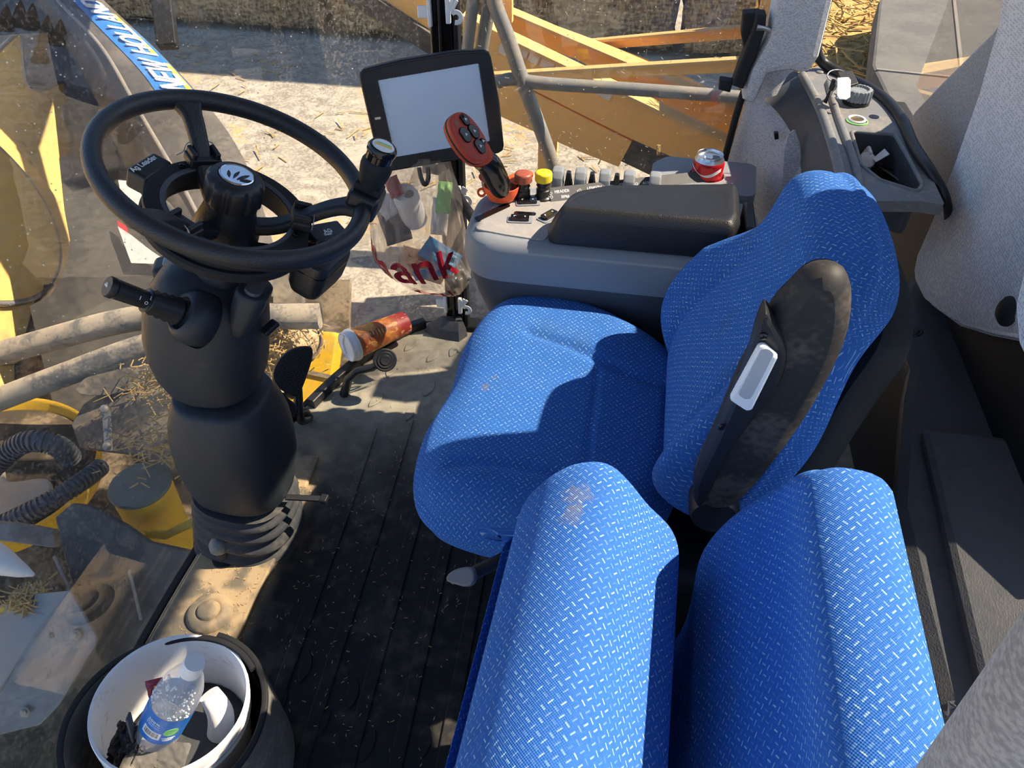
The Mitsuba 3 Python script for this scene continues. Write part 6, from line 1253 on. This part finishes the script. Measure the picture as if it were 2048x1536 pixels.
tc_ = P(279, 968, d=2.12)
part(yc, 'body', mv(lathe([(0.070, -0.30), (0.074, -0.28), (0.080, -0.02), (0.080, -0.004)], 48), *tc_), 'm_yellowclean', 40)
part(yc, 'lid', mv(lathe([(0.082, -0.010), (0.084, -0.004), (0.081, 0.002), (0.0, 0.003)], 48), *tc_), 'm_lidgreen', 40)
part(yc, 'foot', dplate([(285, 1062), (330, 1062), (395, 1030), (400, 1048), (330, 1080), (290, 1076)], 2.08, 0.02), 'm_yellowclean')
gp = thing('bolted_plate', 'grey galvanised plate with two bolts at the lower left outside the windscreen', 'plate')
part(gp, 'plate', dplate([(-60, 1420), (0, 1385), (70, 1262), (138, 1180), (150, 1200), (193, 1276), (190, 1292), (116, 1412), (80, 1450), (0, 1470), (-60, 1500)], 1.85, 0.010, 0.002), 'm_platesteel')
part(gp, 'slope', dplate([(-60, 1250), (0, 1212), (60, 1190), (138, 1180), (70, 1262), (0, 1385), (-60, 1420)], [1.95, 1.95, 1.92, 1.85, 1.85, 1.85, 1.86], 0.010, 0.002), 'm_platelight')
for q in ((152, 1270), (50, 1424)):
    part(gp, 'bolt', put(lathe([(0.013, 0), (0.013, 0.002), (0.008, 0.003), (0.008, 0.009), (0.0, 0.010)], 6), aim(P(*q, d=1.842), -C_D)), 'm_galv', 20)
part(gp, 'patch', dplate([(96, 1268), (104, 1266), (108, 1274), (100, 1278)], 1.848, 0.001, 0), 'm_darksteel')
yb = thing('yellow_bracket', 'worn yellow bracket piece at the left edge outside the windscreen', 'bracket')
part(yb, 'piece', dplate([(-40, 1240), (0, 1215), (24, 1212), (40, 1196), (46, 1204), (26, 1230), (0, 1252), (-40, 1262)], 1.93, 0.015), 'm_yellowclean')
sl_ = []
for (px_, py_, d_, n_, r_) in ((56, 1200, 1.92, 240, 0.03), (550, 672, 2.55, 320, 0.10), (490, 720, 2.35, 260, 0.11), (400, 790, 2.2, 200, 0.10), (330, 900, 2.15, 140, 0.08), (300, 760, 2.3, 160, 0.07)):
    for i in range(n_):
        o_ = P(px_, py_, d=d_ - 0.015) + r_ * rng.normal(size=3) * [0.7, 0.6, 0.25]; v_ = rng.normal(size=3) * [1, 1, 0.4]
        sl_.append(put(trimesh.creation.box((0.0028, 0.0016, rnd.uniform(0.015, 0.05))), aim(o_, v_)))
single('crop_residue', 'matted bits of straw and crop residue caught on the harvesting head', 'straw', cat(*sl_), 'm_straw', False, kind='stuff')
single('pale_cone', 'pale pointed tine tip at the left edge outside the windscreen', 'tine', tube([P(-60, 1098, d=1.95), P(0, 1122, d=1.93), P(45, 1142, d=1.92), P(68, 1150, d=1.915)], [0.05, 0.036, 0.017, 0.004], 20), 'm_pkgwhite', True)
single('steel_bar', 'bluish steel bar lying across at the left below the ribbed hose', 'bar', dplate([(-60, 1040), (40, 1050), (104, 1062), (108, 1096), (0, 1082), (-60, 1076)], 2.05, 0.03), 'm_platesteel')
yk = thing('yellow_block', 'faded yellow steel block standing on the yard side behind the brake pedal', 'block')
part(yk, 'block', dplate([(608, 688), (640, 662), (668, 664), (676, 672), (664, 760), (650, 800), (600, 820), (560, 840), (560, 790)], 2.7, 0.10, 0.01), 'm_yellowclean')
part(yk, 'joint', dplate([(606, 738), (662, 750), (660, 758), (604, 746)], 2.69, 0.006, 0), 'm_dirtsteel')
single('brown_plate', 'dusty tan plate standing behind the steering column beyond the windscreen', 'plate', dplate([(545, 540), (600, 545), (606, 600), (600, 640), (545, 640)], 2.55, 0.03), 'm_dirtsteel')
single('dark_post', 'dark upright post of the loader frame near the top left beyond the windscreen', 'post', bar(P(318, -60, d=5.6), P(336, 95, d=5.6), 0.14, 0.10, 0.01), 'm_blackmatte')
single('crop_heap', 'heap of brown crop residue seen between column and pedal', 'heap', mv(put(lathe([(0.16, -0.03), (0.14, 0.0), (0.09, 0.05), (0.0, 0.07)], 30), np.eye(4)), *P(548, 680, d=2.62)), 'm_soil', True)
# shelf under the front of the cab that carries tubes and head
part(hs, 'tongue', mv(rbox(1.2, 1.4, 0.12, 0.03), -1.6, 1.0, -1.3), 'm_darksteel')

# chaff on the cab floor
sl_ = []
for i in range(900):
    if i < 420: x, y = rnd.uniform(-0.80, -0.66), rnd.uniform(0.55, 1.12)
    else: x, y = rnd.uniform(-0.62, -0.25), rnd.uniform(0.5, 1.6)
    if any(abs(x - c[0]) < 0.1 and abs(y - c[1]) < 0.1 for c in ((-0.74, 0.95),)): continue
    zf = 0.0135 if x < -0.68 else 0.0055; t_ = rnd.uniform(0, 6.28); L_ = rnd.uniform(0.002, 0.008)
    sl_.append(put(trimesh.creation.box((L_, rnd.uniform(0.0006, 0.0014), 0.0006)), frame((x, y, zf), (math.cos(t_), math.sin(t_), 0), ez=(0, 0, 1))))
single('floor_chaff', 'scattered chaff and straw bits on the black cab floor', 'chaff', cat(*sl_), 'm_straw', False, kind='stuff')
# specks of chaff stuck to the glass
sl_ = []
for i in range(420):
    px_, py_ = rnd.uniform(0, 860), rnd.uniform(0, 760)
    q = P(px_, py_, d=1.0) - CAM; best = None
    # meet the bowed glass
    for s in np.linspace(0.3, 3.2, 90):
        w_ = CAM + q * s; fx = np.interp(w_[1], FR[:, 1], FR[:, 0]) - 0.03 - 0.07 * math.sin(math.pi * np.clip(w_[2] / 1.8, 0, 1))
        if w_[0] < fx + 0.004 or w_[1] > 1.75: best = w_; break
    if best is None or best[1] > 1.74 or best[2] < 0: continue
    sl_.append(mv(trimesh.creation.icosphere(subdivisions=0, radius=rnd.uniform(0.0006, 0.0018)), *(best + [0.006, 0, 0])))
for i in range(520):
    x, z = rnd.uniform(-0.42, 0.30), rnd.uniform(0.35, 1.0); r_ = rnd.uniform(0.0006, 0.0018)
    if rnd.random() < 0.4: t_ = rnd.uniform(0, 3.14); sl_.append(put(trimesh.creation.box((rnd.uniform(0.004, 0.010), 0.0008, 0.0012)), frame((x, YR - 0.003, z), (math.cos(t_), 0, math.sin(t_)), ez=(0, -1, 0.0))))
    else: sl_.append(mv(trimesh.creation.icosphere(subdivisions=0, radius=r_), x, YR - 0.003, z))
single('glass_specks', 'tiny pale specks of chaff stuck on the dusty cab glass', 'specks', cat(*sl_), 'm_speck', False, kind='stuff')
single('leaf_scrap', 'curled dry leaf scrap stuck on the right door glass above the console', 'leaf', put(pouch(0.010, 0.026, 0.003, 3), frame(P(1317, 300, y=YR - 0.006), C_R, ez=-C_D)), 'm_straw', True)
for k_ in [k for k, v in scene.items() if v is None]: del scene[k_]
